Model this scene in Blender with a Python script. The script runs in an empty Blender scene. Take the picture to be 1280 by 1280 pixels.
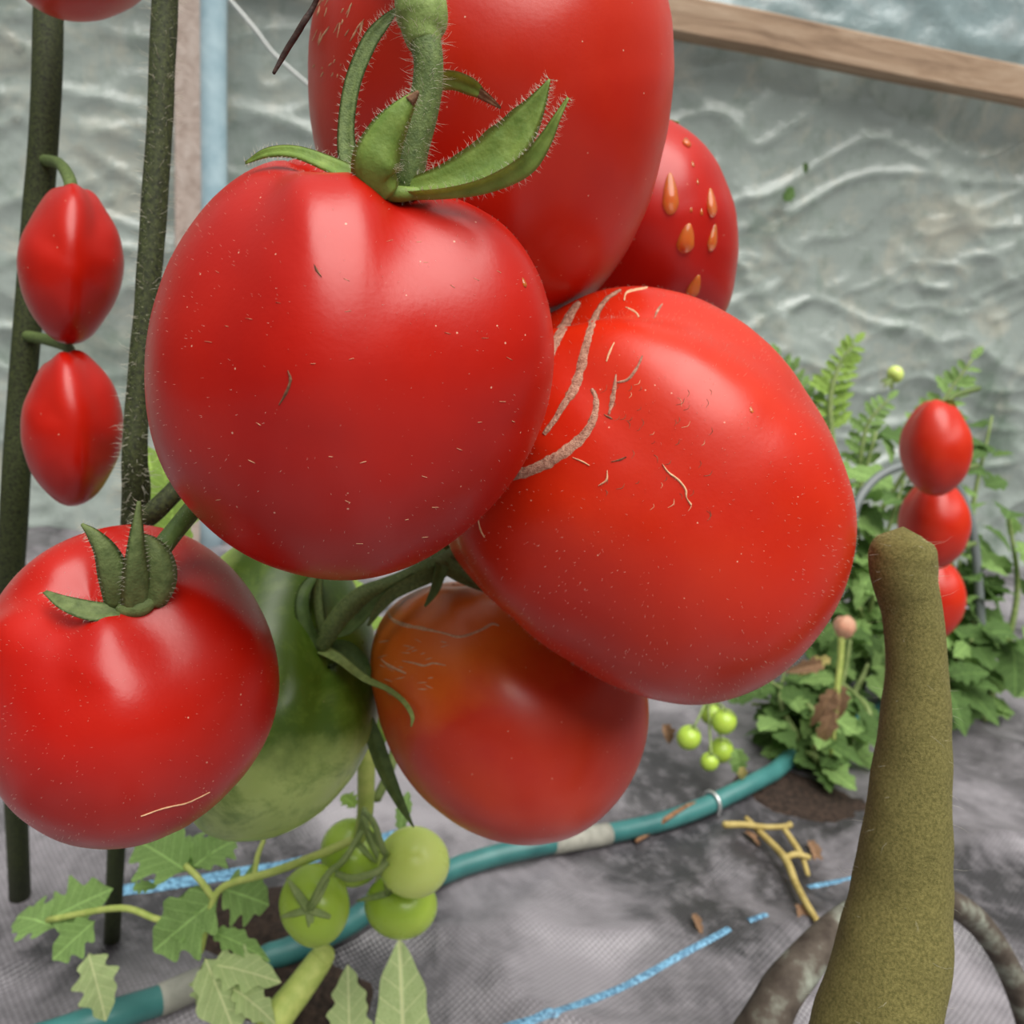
import bpy, bmesh, math, random
import numpy as np
from mathutils import Vector, Matrix, noise
from mathutils.bvhtree import BVHTree

random.seed(7)
S = bpy.context.scene
COL = S.collection
PI = math.pi

# ------------------------------------------------------------------ camera
F = 961.0                       # focal length in pixels of the 1280 frame
CAM_H = 0.40
cam_d = bpy.data.cameras.new('camera')
cam = bpy.data.objects.new('camera', cam_d)
COL.objects.link(cam)
cam_d.sensor_width = 36.0
cam_d.lens = 36.0 * F / 1280.0
cam_d.clip_start = 0.01
cam_d.clip_end = 50
CM = Matrix.Translation((0, 0, CAM_H)) @ Matrix.Rotation(math.radians(76), 4, 'X') @ Matrix.Rotation(math.radians(6), 4, 'Z')
cam.matrix_world = CM
cam_d.dof.use_dof = True
cam_d.dof.focus_distance = 0.145
cam_d.dof.aperture_fstop = 26
S.camera = cam

# ------------------------------------------------------------------ world: overcast daylight
w = bpy.data.worlds.new('world')
S.world = w
w.use_nodes = True
nt = w.node_tree
nt.nodes.clear()
wo = nt.nodes.new('ShaderNodeOutputWorld')
bg = nt.nodes.new('ShaderNodeBackground')
tc = nt.nodes.new('ShaderNodeTexCoord')
sp = nt.nodes.new('ShaderNodeSeparateXYZ')
cr = nt.nodes.new('ShaderNodeValToRGB')
nt.links.new(tc.outputs['Generated'], sp.inputs[0])
nt.links.new(sp.outputs['Z'], cr.inputs[0])
nt.links.new(cr.outputs[0], bg.inputs[0])
nt.links.new(bg.outputs[0], wo.inputs[0])
cr.color_ramp.elements[0].position = 0.0
cr.color_ramp.elements[0].color = (0.10, 0.105, 0.095, 1)
e_ = cr.color_ramp.elements[1]; e_.position = 1.0; e_.color = (1.0, 1.0, 0.98, 1)
e_ = cr.color_ramp.elements.new(0.4); e_.color = (0.30, 0.31, 0.30, 1)
bg.inputs[1].default_value = 0.55

# sun softened by the cloud and the film of the roof
sun_d = bpy.data.lights.new('sun', 'SUN')
sun_d.energy = 4.3
sun_d.angle = math.radians(58)
sun_d.color = (1.0, 0.975, 0.93)
sun = bpy.data.objects.new('sun', sun_d)
COL.objects.link(sun)
sun.rotation_euler = Vector((-0.22, 0.40, -0.95)).to_track_quat('-Z', 'Y').to_euler()

S.view_settings.view_transform = 'Standard'
S.view_settings.look = 'None'
S.view_settings.gamma = 1.0
S.view_settings.exposure = 0.25
S.view_settings.use_curve_mapping = False

# ------------------------------------------------------------------ helpers: where things stand
CR = CM.to_3x3()
CO = CM.translation.copy()
def ray(px, py):
    return CR @ Vector(((px - 640) / F, (640 - py) / F, -1.0))
def P(px, py, d):
    return CO + ray(px, py) * d
def to_px(v):
    q = CM.inverted() @ v
    return (640 + F * q.x / -q.z, 640 - F * q.y / -q.z, -q.z)
def hgt(x, y):
    """soft creases of the ground fabric"""
    a = noise.noise(Vector((x * 5.2 + 3, y * 7.0, 0.3)))
    b = noise.noise(Vector((x * 13 + y * 5, y * 17 - x * 4, 1.7)))
    c = noise.noise(Vector((x * 34, y * 40, 4.7)))
    r = 1 - abs(noise.noise(Vector((x * 6 + y * 4, y * 9 - x * 3, 9.1))))
    k = 1.0 if abs(x) < 1.3 and 0 < y < 1.5 else 0.0
    return k * (0.008 * a + 0.007 * b + 0.0026 * c + 0.009 * r ** 6)
def G(px, py, up=0.0):
    r = ray(px, py)
    t = (0.0 - CO.z) / r.z
    p = CO + r * t
    for _ in range(3):
        t = (hgt(p.x, p.y) + up - CO.z) / r.z
        p = CO + r * t
    return p

# ------------------------------------------------------------------ helpers: objects
def link(o): COL.objects.link(o); return o
def mesh(name, V, Fc, mat, smooth=True):
    m = bpy.data.meshes.new(name)
    m.from_pydata([tuple(v) for v in V], [], Fc)
    if smooth: m.polygons.foreach_set('use_smooth', [True] * len(m.polygons))
    if mat: m.materials.append(mat)
    m.update()
    return m
def thing(name, loc, label, cat, group=None):
    o = link(bpy.data.objects.new(name, None))
    o.empty_display_size = 0.01
    o.location = loc
    o['label'] = label; o['category'] = cat
    if group: o['group'] = group
    return o
def tag(o, label, cat, group=None):
    o['label'] = label; o['category'] = cat
    if group: o['group'] = group
    return o
ORG = {}
def part(name, m, parent=None, M=None, label=None, stuff=False):
    """link a mesh as an object; M is its world matrix; the parent only ever has a translation"""
    o = link(bpy.data.objects.new(name, m))
    M = M or Matrix.Identity(4)
    if parent is not None:
        o.parent = parent
        base = ORG.get(parent.name, None)
        if base is None: base = Matrix.Translation(parent.location)
        o.matrix_basis = base.inverted() @ M
    else:
        o.matrix_basis = M
    ORG[o.name] = M
    if label: o['label'] = label
    if stuff: o['kind'] = 'stuff'
    return o

def crom(pts, n=6):
    """Catmull-Rom through tuples of any length"""
    pts = [np.array(p, float) for p in pts]
    if len(pts) < 3: 
        return [pts[0] + (pts[-1] - pts[0]) * i / n for i in range(n + 1)]
    out = []
    q = [2 * pts[0] - pts[1]] + pts + [2 * pts[-1] - pts[-2]]
    for i in range(1, len(q) - 2):
        p0, p1, p2, p3 = q[i - 1:i + 3]
        for k in range(n):
            t = k / n
            out.append(0.5 * (2 * p1 + (p2 - p0) * t + (2 * p0 - 5 * p1 + 4 * p2 - p3) * t * t + (3 * p1 - p0 - 3 * p2 + p3) * t ** 3))
    out.append(pts[-1])
    return out

def tube_vf(W, R, n=12, ridge=0.0, nr=5, caps=True, seed=0.0, rough=0.0):
    """W world points, R radii"""
    V, Fc = [], []
    N = len(W)
    W = [Vector(p) for p in W]
    t0 = (W[1] - W[0]).normalized()
    up = t0.orthogonal().normalized()
    for i in range(N):
        t = (W[min(i + 1, N - 1)] - W[max(i - 1, 0)]).normalized()
        up = (up - t * up.dot(t)).normalized()
        b = t.cross(up)
        for k in range(n):
            a = 2 * PI * k / n
            r = R[i] * (1 + ridge * math.cos(nr * a))
            if rough: r *= 1 + rough * noise.noise(Vector((math.cos(a) * 1.3 + seed, math.sin(a) * 1.3, i * 0.25)))
            V.append(W[i] + (up * math.cos(a) + b * math.sin(a)) * r)
    for i in range(N - 1):
        for k in range(n):
            Fc.append((i * n + k, i * n + (k + 1) % n, (i + 1) * n + (k + 1) % n, (i + 1) * n + k))
    if caps:
        for e, i in ((-1, 0), (1, N - 1)):
            t = (W[1] - W[0]).normalized() if i == 0 else (W[-1] - W[-2]).normalized()
            ci = len(V); V.append(W[i] + t * e * R[i] * 0.5)
            for k in range(n):
                a, b2 = i * n + k, i * n + (k + 1) % n
                Fc.append((ci, b2, a) if e < 0 else (ci, a, b2))
    return V, Fc
def tube(name, pts, mat, parent=None, n=12, sub=6, **kw):
    """pts: (px, py, depth, width_px)"""
    c = crom(pts, sub)
    W = [P(p[0], p[1], p[2]) for p in c]
    R = [max(p[3], 0.3) * p[2] / F / 2 for p in c]
    label = kw.pop('label', None)
    V, Fc = tube_vf(W, R, n, **kw)
    o = part(name, mesh(name, V, Fc, mat), parent, None, label)
    return o, W, R
def wtube(name, pts, mat, parent=None, n=10, sub=6, **kw):
    """pts: (world x, y, z, radius)"""
    c = crom(pts, sub)
    label = kw.pop('label', None)
    W = [Vector(p[:3]) for p in c]; R = [p[3] for p in c]
    V, Fc = tube_vf(W, R, n, **kw)
    o = part(name, mesh(name, V, Fc, mat), parent, None, label)
    return o, W, R

def hairs(W, R, count, ln, rad, parent, mat, name='hair', curl=0.35):
    """fine plant hairs standing off a tube, one object"""
    V, Fc = [], []
    N = len(W)
    for _ in range(count):
        i = random.randrange(N - 1); f = random.random()
        c = W[i].lerp(W[i + 1], f); r = R[i] * (1 - f) + R[i + 1] * f
        t = (W[i + 1] - W[i]).normalized()
        u = t.orthogonal().normalized(); v = t.cross(u)
        a = random.random() * 2 * PI
        d = (u * math.cos(a) + v * math.sin(a))
        L = ln * random.uniform(0.35, 1.0)
        p0 = c + d * r * 0.95
        bend = (t * random.uniform(-curl, curl) + (u * math.sin(a) - v * math.cos(a)) * random.uniform(-curl, curl))
        needle(V, Fc, p0, d, bend, L, rad)
    return part(name, mesh(name, V, Fc, mat), parent, None, None, True)
def needle(V, Fc, p0, d, bend, L, rad):
    p1 = p0 + d * L * 0.55 + bend * L * 0.25
    p2 = p0 + d * L * 0.95 + bend * L * 0.9
    s = d.orthogonal().normalized(); s2 = d.cross(s)
    b = len(V)
    for k in range(3):
        a = 2 * PI * k / 3
        V.append(p0 + (s * math.cos(a) + s2 * math.sin(a)) * rad)
    for k in range(3):
        a = 2 * PI * k / 3
        V.append(p1 + (s * math.cos(a) + s2 * math.sin(a)) * rad * 0.7)
    V.append(p2)
    for k in range(3):
        k2 = (k + 1) % 3
        Fc.append((b + k, b + k2, b + 3 + k2, b + 3 + k)); Fc.append((b + 3 + k, b + 3 + k2, b + 6))

# ------------------------------------------------------------------ materials
def newmat(name):
    m = bpy.data.materials.new(name); m.use_nodes = True
    t = m.node_tree; t.nodes.clear()
    o = t.nodes.new('ShaderNodeOutputMaterial')
    b = t.nodes.new('ShaderNodeBsdfPrincipled')
    t.links.new(b.outputs[0], o.inputs[0])
    return m, t, b, o
def N(t, kind, **kw):
    n = t.nodes.new(kind)
    for k, v in kw.items():
        if k in n.inputs: n.inputs[k].default_value = v
        else: setattr(n, k, v)
    return n
def ramp(t, src, stops, interp='LINEAR'):
    r = t.nodes.new('ShaderNodeValToRGB'); r.color_ramp.interpolation = interp
    e = r.color_ramp.elements
    while len(e) < len(stops): e.new(0.5)
    for i, (p, c) in enumerate(stops):
        e[i].position = p; e[i].color = (*c, 1) if len(c) == 3 else c
    t.links.new(src, r.inputs[0]); return r.outputs[0]
def mixc(t, fac, a, b, mode='MIX'):
    m = t.nodes.new('ShaderNodeMix'); m.data_type = 'RGBA'; m.blend_type = mode
    for sock, v in ((m.inputs[0], fac), (m.inputs[6], a), (m.inputs[7], b)):
        if isinstance(v, (int, float)): sock.default_value = v
        elif isinstance(v, (tuple, list)): sock.default_value = (*v, 1) if len(v) == 3 else v
        else: t.links.new(v, sock)
    return m.outputs[2]
def coord(t, scale=None, kind='Object'):
    c = t.nodes.new('ShaderNodeTexCoord'); s = c.outputs[kind]
    if scale:
        m = t.nodes.new('ShaderNodeMapping'); m.inputs['Scale'].default_value = scale
        t.links.new(s, m.inputs[0]); s = m.outputs[0]
    return s
def tex_noise(t, co, scale, detail=4, rough=0.55, dist=0.0):
    n = N(t, 'ShaderNodeTexNoise', Scale=scale, Detail=detail, Roughness=rough, Distortion=dist)
    t.links.new(co, n.inputs['Vector']); return n.outputs[0]
def bump(t, b, h, strength, dist=0.001):
    n = N(t, 'ShaderNodeBump', Strength=strength, Distance=dist)
    t.links.new(h, n.inputs['Height']); t.links.new(n.outputs[0], b.inputs['Normal'])
    return n

def mat_noise(name, c1, c2, scale=60, rough=0.6, bs=0.3, bd=0.001, c3=None, sss=0.0, spec=0.4, detail=5, stretch=None):
    m, t, b, o = newmat(name)
    co = coord(t, stretch)
    f = tex_noise(t, co, scale, detail)
    stops = [(0.32, c1), (0.68, c2)] if c3 is None else [(0.3, c1), (0.5, c2), (0.7, c3)]
    t.links.new(ramp(t, f, stops), b.inputs['Base Color'])
    b.inputs['Roughness'].default_value = rough
    b.inputs['Specular IOR Level'].default_value = spec
    if sss:
        b.inputs['Subsurface Weight'].default_value = sss
        b.inputs['Subsurface Radius'].default_value = (0.004, 0.004, 0.0015)
        b.inputs['Subsurface Scale'].default_value = 1.0
    if bs:
        f2 = tex_noise(t, co, scale * 3, 6)
        bump(t, b, f2, bs, bd)
    return m

def mat_tomato(name, red, red2, shoulder=None, sh_lo=0.5, sh_hi=1.0, R=0.045, streak=None, rough=0.33, speck=0.6):
    """ripe skin: even colour with faint mottling, pale pin-prick specks"""
    m, t, b, o = newmat(name)
    co = coord(t)
    f = tex_noise(t, co, 28, 4)
    col = ramp(t, f, [(0.3, red), (0.7, red2)])
    if shoulder:
        s = N(t, 'ShaderNodeSeparateXYZ'); t.links.new(co, s.inputs[0])
        z = N(t, 'ShaderNodeMath', operation='MULTIPLY_ADD'); z.inputs[1].default_value = 1 / R
        t.links.new(s.outputs['Z'], z.inputs[0])
        nz = N(t, 'ShaderNodeMath', operation='MULTIPLY'); nz.inputs[1].default_value = 0.5
        t.links.new(tex_noise(t, co, 45, 5, 0.65), nz.inputs[0]); t.links.new(nz.outputs[0], z.inputs[2])
        fac = ramp(t, z.outputs[0], [(sh_lo, (0, 0, 0)), (sh_hi, (1, 1, 1))])
        col = mixc(t, fac, col, shoulder)
    if streak:      # green clouds in unripe flesh
        f3 = tex_noise(t, co, 55, 6, 0.7, 0.4)
        col = mixc(t, ramp(t, f3, [(0.5, (0, 0, 0)), (0.66, (0.85, 0.85, 0.85))]), col, streak)
    v = N(t, 'ShaderNodeTexVoronoi', Scale=560.0); t.links.new(co, v.inputs['Vector'])
    sel = N(t, 'ShaderNodeSeparateColor'); t.links.new(v.outputs['Color'], sel.inputs[0])
    g1 = N(t, 'ShaderNodeMath', operation='GREATER_THAN'); g1.inputs[1].default_value = 0.93
    t.links.new(sel.outputs[0], g1.inputs[0])
    g2 = N(t, 'ShaderNodeMath', operation='LESS_THAN'); g2.inputs[1].default_value = 0.11
    t.links.new(v.outputs['Distance'], g2.inputs[0])
    g3 = N(t, 'ShaderNodeMath', operation='MULTIPLY'); t.links.new(g1.outputs[0], g3.inputs[0]); t.links.new(g2.outputs[0], g3.inputs[1])
    g4 = N(t, 'ShaderNodeMath', operation='MULTIPLY'); g4.inputs[1].default_value = speck; t.links.new(g3.outputs[0], g4.inputs[0])
    col = mixc(t, g4.outputs[0], col, (0.85, 0.55, 0.38))
    t.links.new(col, b.inputs['Base Color'])
    b.inputs['Specular IOR Level'].default_value = 0.46
    b.inputs['Subsurface Weight'].default_value = 0.05
    b.inputs['Subsurface Radius'].default_value = (0.006, 0.0015, 0.0008)
    b.inputs['Subsurface Scale'].default_value = 1.0
    rr = ramp(t, tex_noise(t, co, 70, 5), [(0.3, (rough - .05,) * 3), (0.7, (rough + .06,) * 3)])
    t.links.new(rr, b.inputs['Roughness'])
    fb = tex_noise(t, co, 900, 3)
    bump(t, b, fb, 0.10, 0.0003)
    return m

M = {}
RED, RED2 = (0.40, 0.004, 0.0008), (0.48, 0.009, 0.0012)
M['ripe'] = mat_tomato('ripe_skin', RED, RED2)
M['ripe_warm'] = mat_tomato('ripe_warm_skin', (0.50, 0.013, 0.002), (0.58, 0.026, 0.004))
M['ripe_orange'] = mat_tomato('ripening_skin', (0.50, 0.022, 0.007), (0.60, 0.045, 0.010), shoulder=(0.78, 0.17, 0.015), sh_lo=0.55, sh_hi=1.1, R=0.046)
M['unripe'] = mat_tomato('unripe_skin', (0.30, 0.42, 0.09), (0.42, 0.54, 0.15), shoulder=(0.065, 0.13, 0.010), sh_lo=0.78, sh_hi=1.2, R=0.045, streak=(0.14, 0.24, 0.03), rough=0.32, speck=0.2)
M['cherry'] = mat_tomato('small_green_skin', (0.34, 0.50, 0.05), (0.44, 0.60, 0.08), shoulder=(0.32, 0.47, 0.05), R=0.016, rough=0.3, speck=0.1)
M['cherry_pale'] = mat_tomato('small_pale_green_skin', (0.60, 0.74, 0.16), (0.68, 0.80, 0.22), shoulder=(0.58, 0.72, 0.15), R=0.016, rough=0.3, speck=0.1)
M['stalk'] = mat_noise('green_stalk', (0.075, 0.12, 0.03), (0.15, 0.21, 0.06), 900, 0.65, 0.5, 0.0004)
M['stalk_pale'] = mat_noise('knuckle_stalk', (0.17, 0.25, 0.06), (0.26, 0.36, 0.10), 600, 0.65, 0.4, 0.0004)
M['sepal'] = mat_noise('sepal_green', (0.10, 0.18, 0.022), (0.19, 0.28, 0.05), 260, 0.6, 0.5, 0.0004, sss=0.1)
M['sepal_olive'] = mat_noise('sepal_olive_green', (0.075, 0.11, 0.03), (0.15, 0.20, 0.065), 500, 0.65, 0.6, 0.0004)
M['sepal_dark'] = mat_noise('sepal_dark_green', (0.05, 0.10, 0.02), (0.10, 0.17, 0.04), 260, 0.6, 0.5, 0.0004)
M['vine'] = mat_noise('vine_green', (0.009, 0.013, 0.003), (0.060, 0.076, 0.020), 900, 0.7, 0.6, 0.0004)
M['fuzz_stem'] = mat_noise('fuzzy_olive', (0.11, 0.10, 0.022), (0.24, 0.21, 0.065), 1500, 0.85, 0.9, 0.0006, detail=3)
M['brown_tip'] = mat_noise('dry_brown', (0.12, 0.055, 0.025), (0.30, 0.16, 0.08), 300, 0.8, 0.5)
M['twig'] = mat_noise('dry_twig', (0.022, 0.010, 0.008), (0.07, 0.035, 0.025), 500, 0.7, 0.6, 0.0005)
M['cork'] = mat_noise('corky_scar', (0.28, 0.11, 0.07), (0.62, 0.36, 0.25), 900, 0.85, 1.0, 0.0005)
M['cork_pale'] = mat_noise('pale_scar', (0.55, 0.30, 0.16), (0.72, 0.46, 0.27), 1000, 0.8, 0.4, 0.0003)
M['cork_dark'] = mat_noise('dark_scratch', (0.10, 0.03, 0.015), (0.26, 0.12, 0.06), 1000, 0.8, 0.4, 0.0003)
def mat_leaf(name, a, b_, trans=0.35):
    m, t, b, o = newmat(name)
    co = coord(t)
    f = tex_noise(t, co, 55, 5)
    col = ramp(t, f, [(0.3, a), (0.7, b_)])
    sx = N(t, 'ShaderNodeSeparateXYZ'); t.links.new(co, sx.inputs[0])
    def mth(op, a_, b2=None):
        n_ = N(t, 'ShaderNodeMath', operation=op)
        for k_, v_ in enumerate((a_, b2)):
            if v_ is None: continue
            if isinstance(v_, (int, float)): n_.inputs[k_].default_value = v_
            else: t.links.new(v_, n_.inputs[k_])
        return n_.outputs[0]
    ax_ = mth('ABSOLUTE', sx.outputs['X'])
    side = mth('ABSOLUTE', mth('SINE', mth('MULTIPLY', mth('SUBTRACT', sx.outputs['Y'], ax_), 20.0)))
    vein = mth('MAXIMUM', mth('LESS_THAN', ax_, 0.012), mth('LESS_THAN', side, 0.09))
    col = mixc(t, mth('MULTIPLY', vein, 0.55), col, tuple(min(1, c_ * 1.7) for c_ in b_))
    t.links.new(col, b.inputs['Base Color'])
    b.inputs['Roughness'].default_value = 0.6
    b.inputs['Specular IOR Level'].default_value = 0.35
    tr = N(t, 'ShaderNodeBsdfTranslucent'); t.links.new(col, tr.inputs[0])
    mx = N(t, 'ShaderNodeMixShader'); mx.inputs[0].default_value = trans
    t.links.new(b.outputs[0], mx.inputs[1]); t.links.new(tr.outputs[0], mx.inputs[2]); t.links.new(mx.outputs[0], o.inputs[0])
    wv = N(t, 'ShaderNodeTexVoronoi', Scale=330.0); t.links.new(co, wv.inputs['Vector'])
    bump(t, b, wv.outputs['Distance'], 0.5, 0.0008)
    return m
M['leaf'] = mat_leaf('leaf_mid', (0.20, 0.36, 0.09), (0.34, 0.52, 0.17))
M['leaf_dark'] = mat_leaf('leaf_dark', (0.07, 0.15, 0.035), (0.15, 0.26, 0.07))
M['leaf_pale'] = mat_leaf('leaf_pale', (0.42, 0.56, 0.22), (0.58, 0.70, 0.33))
M['leaf_bright'] = mat_leaf('leaf_bright', (0.25, 0.42, 0.07), (0.40, 0.58, 0.13))
M['leaf_dry'] = mat_leaf('leaf_dry', (0.16, 0.08, 0.04), (0.38, 0.23, 0.13), 0.2)
M['leaf_yellow'] = mat_leaf('leaf_yellowed', (0.42, 0.40, 0.10), (0.60, 0.46, 0.20), 0.3)
M['stem_bright'] = mat_noise('bright_stem', (0.33, 0.42, 0.09), (0.48, 0.54, 0.15), 200, 0.6, 0.3)
M['stem_bg'] = mat_noise('background_stem', (0.15, 0.22, 0.06), (0.27, 0.34, 0.12), 150, 0.6, 0.3)
M['straw'] = mat_noise('yellow_straw', (0.30, 0.22, 0.06), (0.46, 0.36, 0.13), 120, 0.7, 0.3)
def mat_hair():
    m, t, b, o = newmat('plant_hair')
    b.inputs['Base Color'].default_value = (0.80, 0.78, 0.66, 1)
    b.inputs['Roughness'].default_value = 0.5
    tr = N(t, 'ShaderNodeBsdfTranslucent'); tr.inputs[0].default_value = (0.8, 0.78, 0.66, 1)
    mx = N(t, 'ShaderNodeMixShader'); mx.inputs[0].default_value = 0.5
    t.links.new(b.outputs[0], mx.inputs[1]); t.links.new(tr.outputs[0], mx.inputs[2]); t.links.new(mx.outputs[0], o.inputs[0])
    return m
M['hair'] = mat_hair()
def mat_hair_olive():
    m, t, b, o = newmat('olive_hair')
    b.inputs['Base Color'].default_value = (0.42, 0.38, 0.17, 1)
    b.inputs['Roughness'].default_value = 0.6
    return m
M['hair_olive'] = mat_hair_olive()
def mat_drop():
    m, t, b, o = newmat('water')       # half-clear bead; the orange of gathered light is painted as base colour
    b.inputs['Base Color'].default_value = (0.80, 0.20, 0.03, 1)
    b.inputs['Roughness'].default_value = 0.06
    b.inputs['IOR'].default_value = 1.33
    b.inputs['Coat Weight'].default_value = 1.0
    b.inputs['Coat Roughness'].default_value = 0.03
    b.inputs['Subsurface Weight'].default_value = 0.6
    b.inputs['Subsurface Radius'].default_value = (0.004, 0.002, 0.001)
    b.inputs['Subsurface Scale'].default_value = 1.0
    tr = N(t, 'ShaderNodeBsdfTransparent')
    mx = N(t, 'ShaderNodeMixShader'); mx.inputs[0].default_value = 0.45
    t.links.new(b.outputs[0], mx.inputs[1]); t.links.new(tr.outputs[0], mx.inputs[2]); t.links.new(mx.outputs[0], o.inputs[0])
    return m
M['water'] = mat_drop()

# ------------------------------------------------------------------ setting: ground fabric
def mat_fabric():
    m, t, b, o = newmat('woven_ground_fabric')
    co = coord(t)
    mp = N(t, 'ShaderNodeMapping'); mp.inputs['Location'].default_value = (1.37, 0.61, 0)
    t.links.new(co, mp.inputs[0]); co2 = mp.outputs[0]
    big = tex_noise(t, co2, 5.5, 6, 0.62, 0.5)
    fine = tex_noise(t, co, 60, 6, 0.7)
    c = ramp(t, big, [(0.40, (0.035, 0.032, 0.036)), (0.60, (0.30, 0.278, 0.302))])  # sky sheen painted into the colour as pale patches on black fabric
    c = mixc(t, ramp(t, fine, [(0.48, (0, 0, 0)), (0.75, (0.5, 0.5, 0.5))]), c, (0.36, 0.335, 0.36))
    s = N(t, 'ShaderNodeSeparateXYZ'); t.links.new(co, s.inputs[0])
    hs = []
    for ax in ('X', 'Y'):
        mu = N(t, 'ShaderNodeMath', operation='MULTIPLY'); mu.inputs[1].default_value = 2 * PI / 0.0042
        t.links.new(s.outputs[ax], mu.inputs[0])
        si = N(t, 'ShaderNodeMath', operation='SINE'); t.links.new(mu.outputs[0], si.inputs[0]); hs.append(si.outputs[0])
    pr = N(t, 'ShaderNodeMath', operation='MULTIPLY'); t.links.new(hs[0], pr.inputs[0]); t.links.new(hs[1], pr.inputs[1])
    wv = ramp(t, pr.outputs[0], [(0.0, (0.75, 0.75, 0.75)), (1.0, (1.15, 1.15, 1.15))])
    c = mixc(t, 1.0, c, wv, 'MULTIPLY')
    t.links.new(c, b.inputs['Base Color'])
    b.inputs['Roughness'].default_value = 0.4
    b.inputs['Specular IOR Level'].default_value = 0.8
    bump(t, b, pr.outputs[0], 0.35, 0.0006)
    return m
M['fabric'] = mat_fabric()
xs = [-4, -2.5] + list(np.linspace(-1.3, 1.3, 230)) + [2.5, 4]
ys = [-4, -2, -0.8] + list(np.linspace(0.0, 1.5, 190)) + [2, 3, 4]
V = [(x, y, hgt(x, y)) for y in ys for x in xs]
nx = len(xs)
Fc = [(j * nx + i, j * nx + i + 1, (j + 1) * nx + i + 1, (j + 1) * nx + i) for j in range(len(ys) - 1) for i in range(nx - 1)]
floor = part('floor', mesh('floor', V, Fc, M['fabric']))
floor['kind'] = 'structure'; floor['label'] = 'black woven ground fabric with creases, dust and painted sky sheen'

# blue marker threads woven into the fabric
m, t, b, o = newmat('blue_thread')
co = coord(t)
f = tex_noise(t, co, 500, 2)
t.links.new(ramp(t, f, [(0.40, (0.05, 0.13, 0.22)), (0.6, (0.19, 0.42, 0.60))]), b.inputs['Base Color'])
b.inputs['Roughness'].default_value = 0.5
M['blue'] = m
def ground_strip(name, pts, width, mat, parent, lift=0.0008):
    c = crom(pts, 14)
    W = [G(p[0], p[1], lift) for p in c]
    V, Fc = [], []
    for i, p in enumerate(W):
        t = (W[min(i + 1, len(W) - 1)] - W[max(i - 1, 0)]).normalized()
        s = t.cross(Vector((0, 0, 1))).normalized()
        for k in (-1, -0.4, 0.4, 1):
            q = p + s * width * 0.5 * k
            q.z = hgt(q.x, q.y) + lift * (1 if abs(k) < 1 else 0.2)
            V.append(q)
    for i in range(len(W) - 1):
        for k in range(3): Fc.append((i * 4 + k, i * 4 + k + 1, (i + 1) * 4 + k + 1, (i + 1) * 4 + k))
    return part(name, mesh(name, V, Fc, mat), parent)
ground_strip('marker_thread', [(610, 1290), (700, 1262), (780, 1232), (860, 1188), (912, 1160)], 0.0048, M['blue'], floor)
ground_strip('marker_thread', [(936, 1150), (958, 1142)], 0.0045, M['blue'], floor)
ground_strip('marker_thread', [(150, 1112), (220, 1103), (300, 1090), (400, 1070), (500, 1040)], 0.010, M['blue'], floor)
ground_strip('marker_thread', [(1010, 1108), (1060, 1098), (1110, 1085)], 0.005, M['blue'], floor)

# bare soil showing in the planting slits
M['soil'] = mat_noise('dark_soil', (0.015, 0.009, 0.006), (0.065, 0.04, 0.028), 220, 0.95, 1.0, 0.003)
def soil(px, py, rx, ry, label):
    c = G(px, py)
    V, Fc = [c + Vector((0, 0, 0.006))], []
    n, rings = 40, 9
    for j in range(1, rings + 1):
        for k in range(n):
            a = 2 * PI * k / n
            f = j / rings * (1 + 0.25 * noise.noise(Vector((math.cos(a) * 1.5 + px, math.sin(a) * 1.5, 3))))
            x, y = c.x + rx * f * math.cos(a), c.y + ry * f * math.sin(a)
            z = hgt(x, y) + 0.007 * (1 - (j / rings) ** 2) - 0.0015 + 0.004 * (1 - j / rings) * noise.noise(Vector((x * 130, y * 130, 2)))
            V.append(Vector((x, y, z)))
    for k in range(n): Fc.append((0, 1 + k, 1 + (k + 1) % n))
    for j in range(rings - 1):
        for k in range(n):
            Fc.append((1 + j * n + k, 1 + (j + 1) * n + k, 1 + (j + 1) * n + (k + 1) % n, 1 + j * n + (k + 1) % n))
    o = part('soil_patch', mesh('soil_patch', V, Fc, M['soil']))
    o['kind'] = 'stuff'; o['label'] = label; o['category'] = 'soil'
soil(335, 1150, 0.055, 0.038, 'brown soil patch under the small green tomatoes')
soil(375, 1235, 0.05, 0.028, 'brown soil slit beside the yellow-green cut stem')
soil(1000, 1000, 0.07, 0.032, 'dark soil at the foot of the leafy plants on the right')

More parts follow.
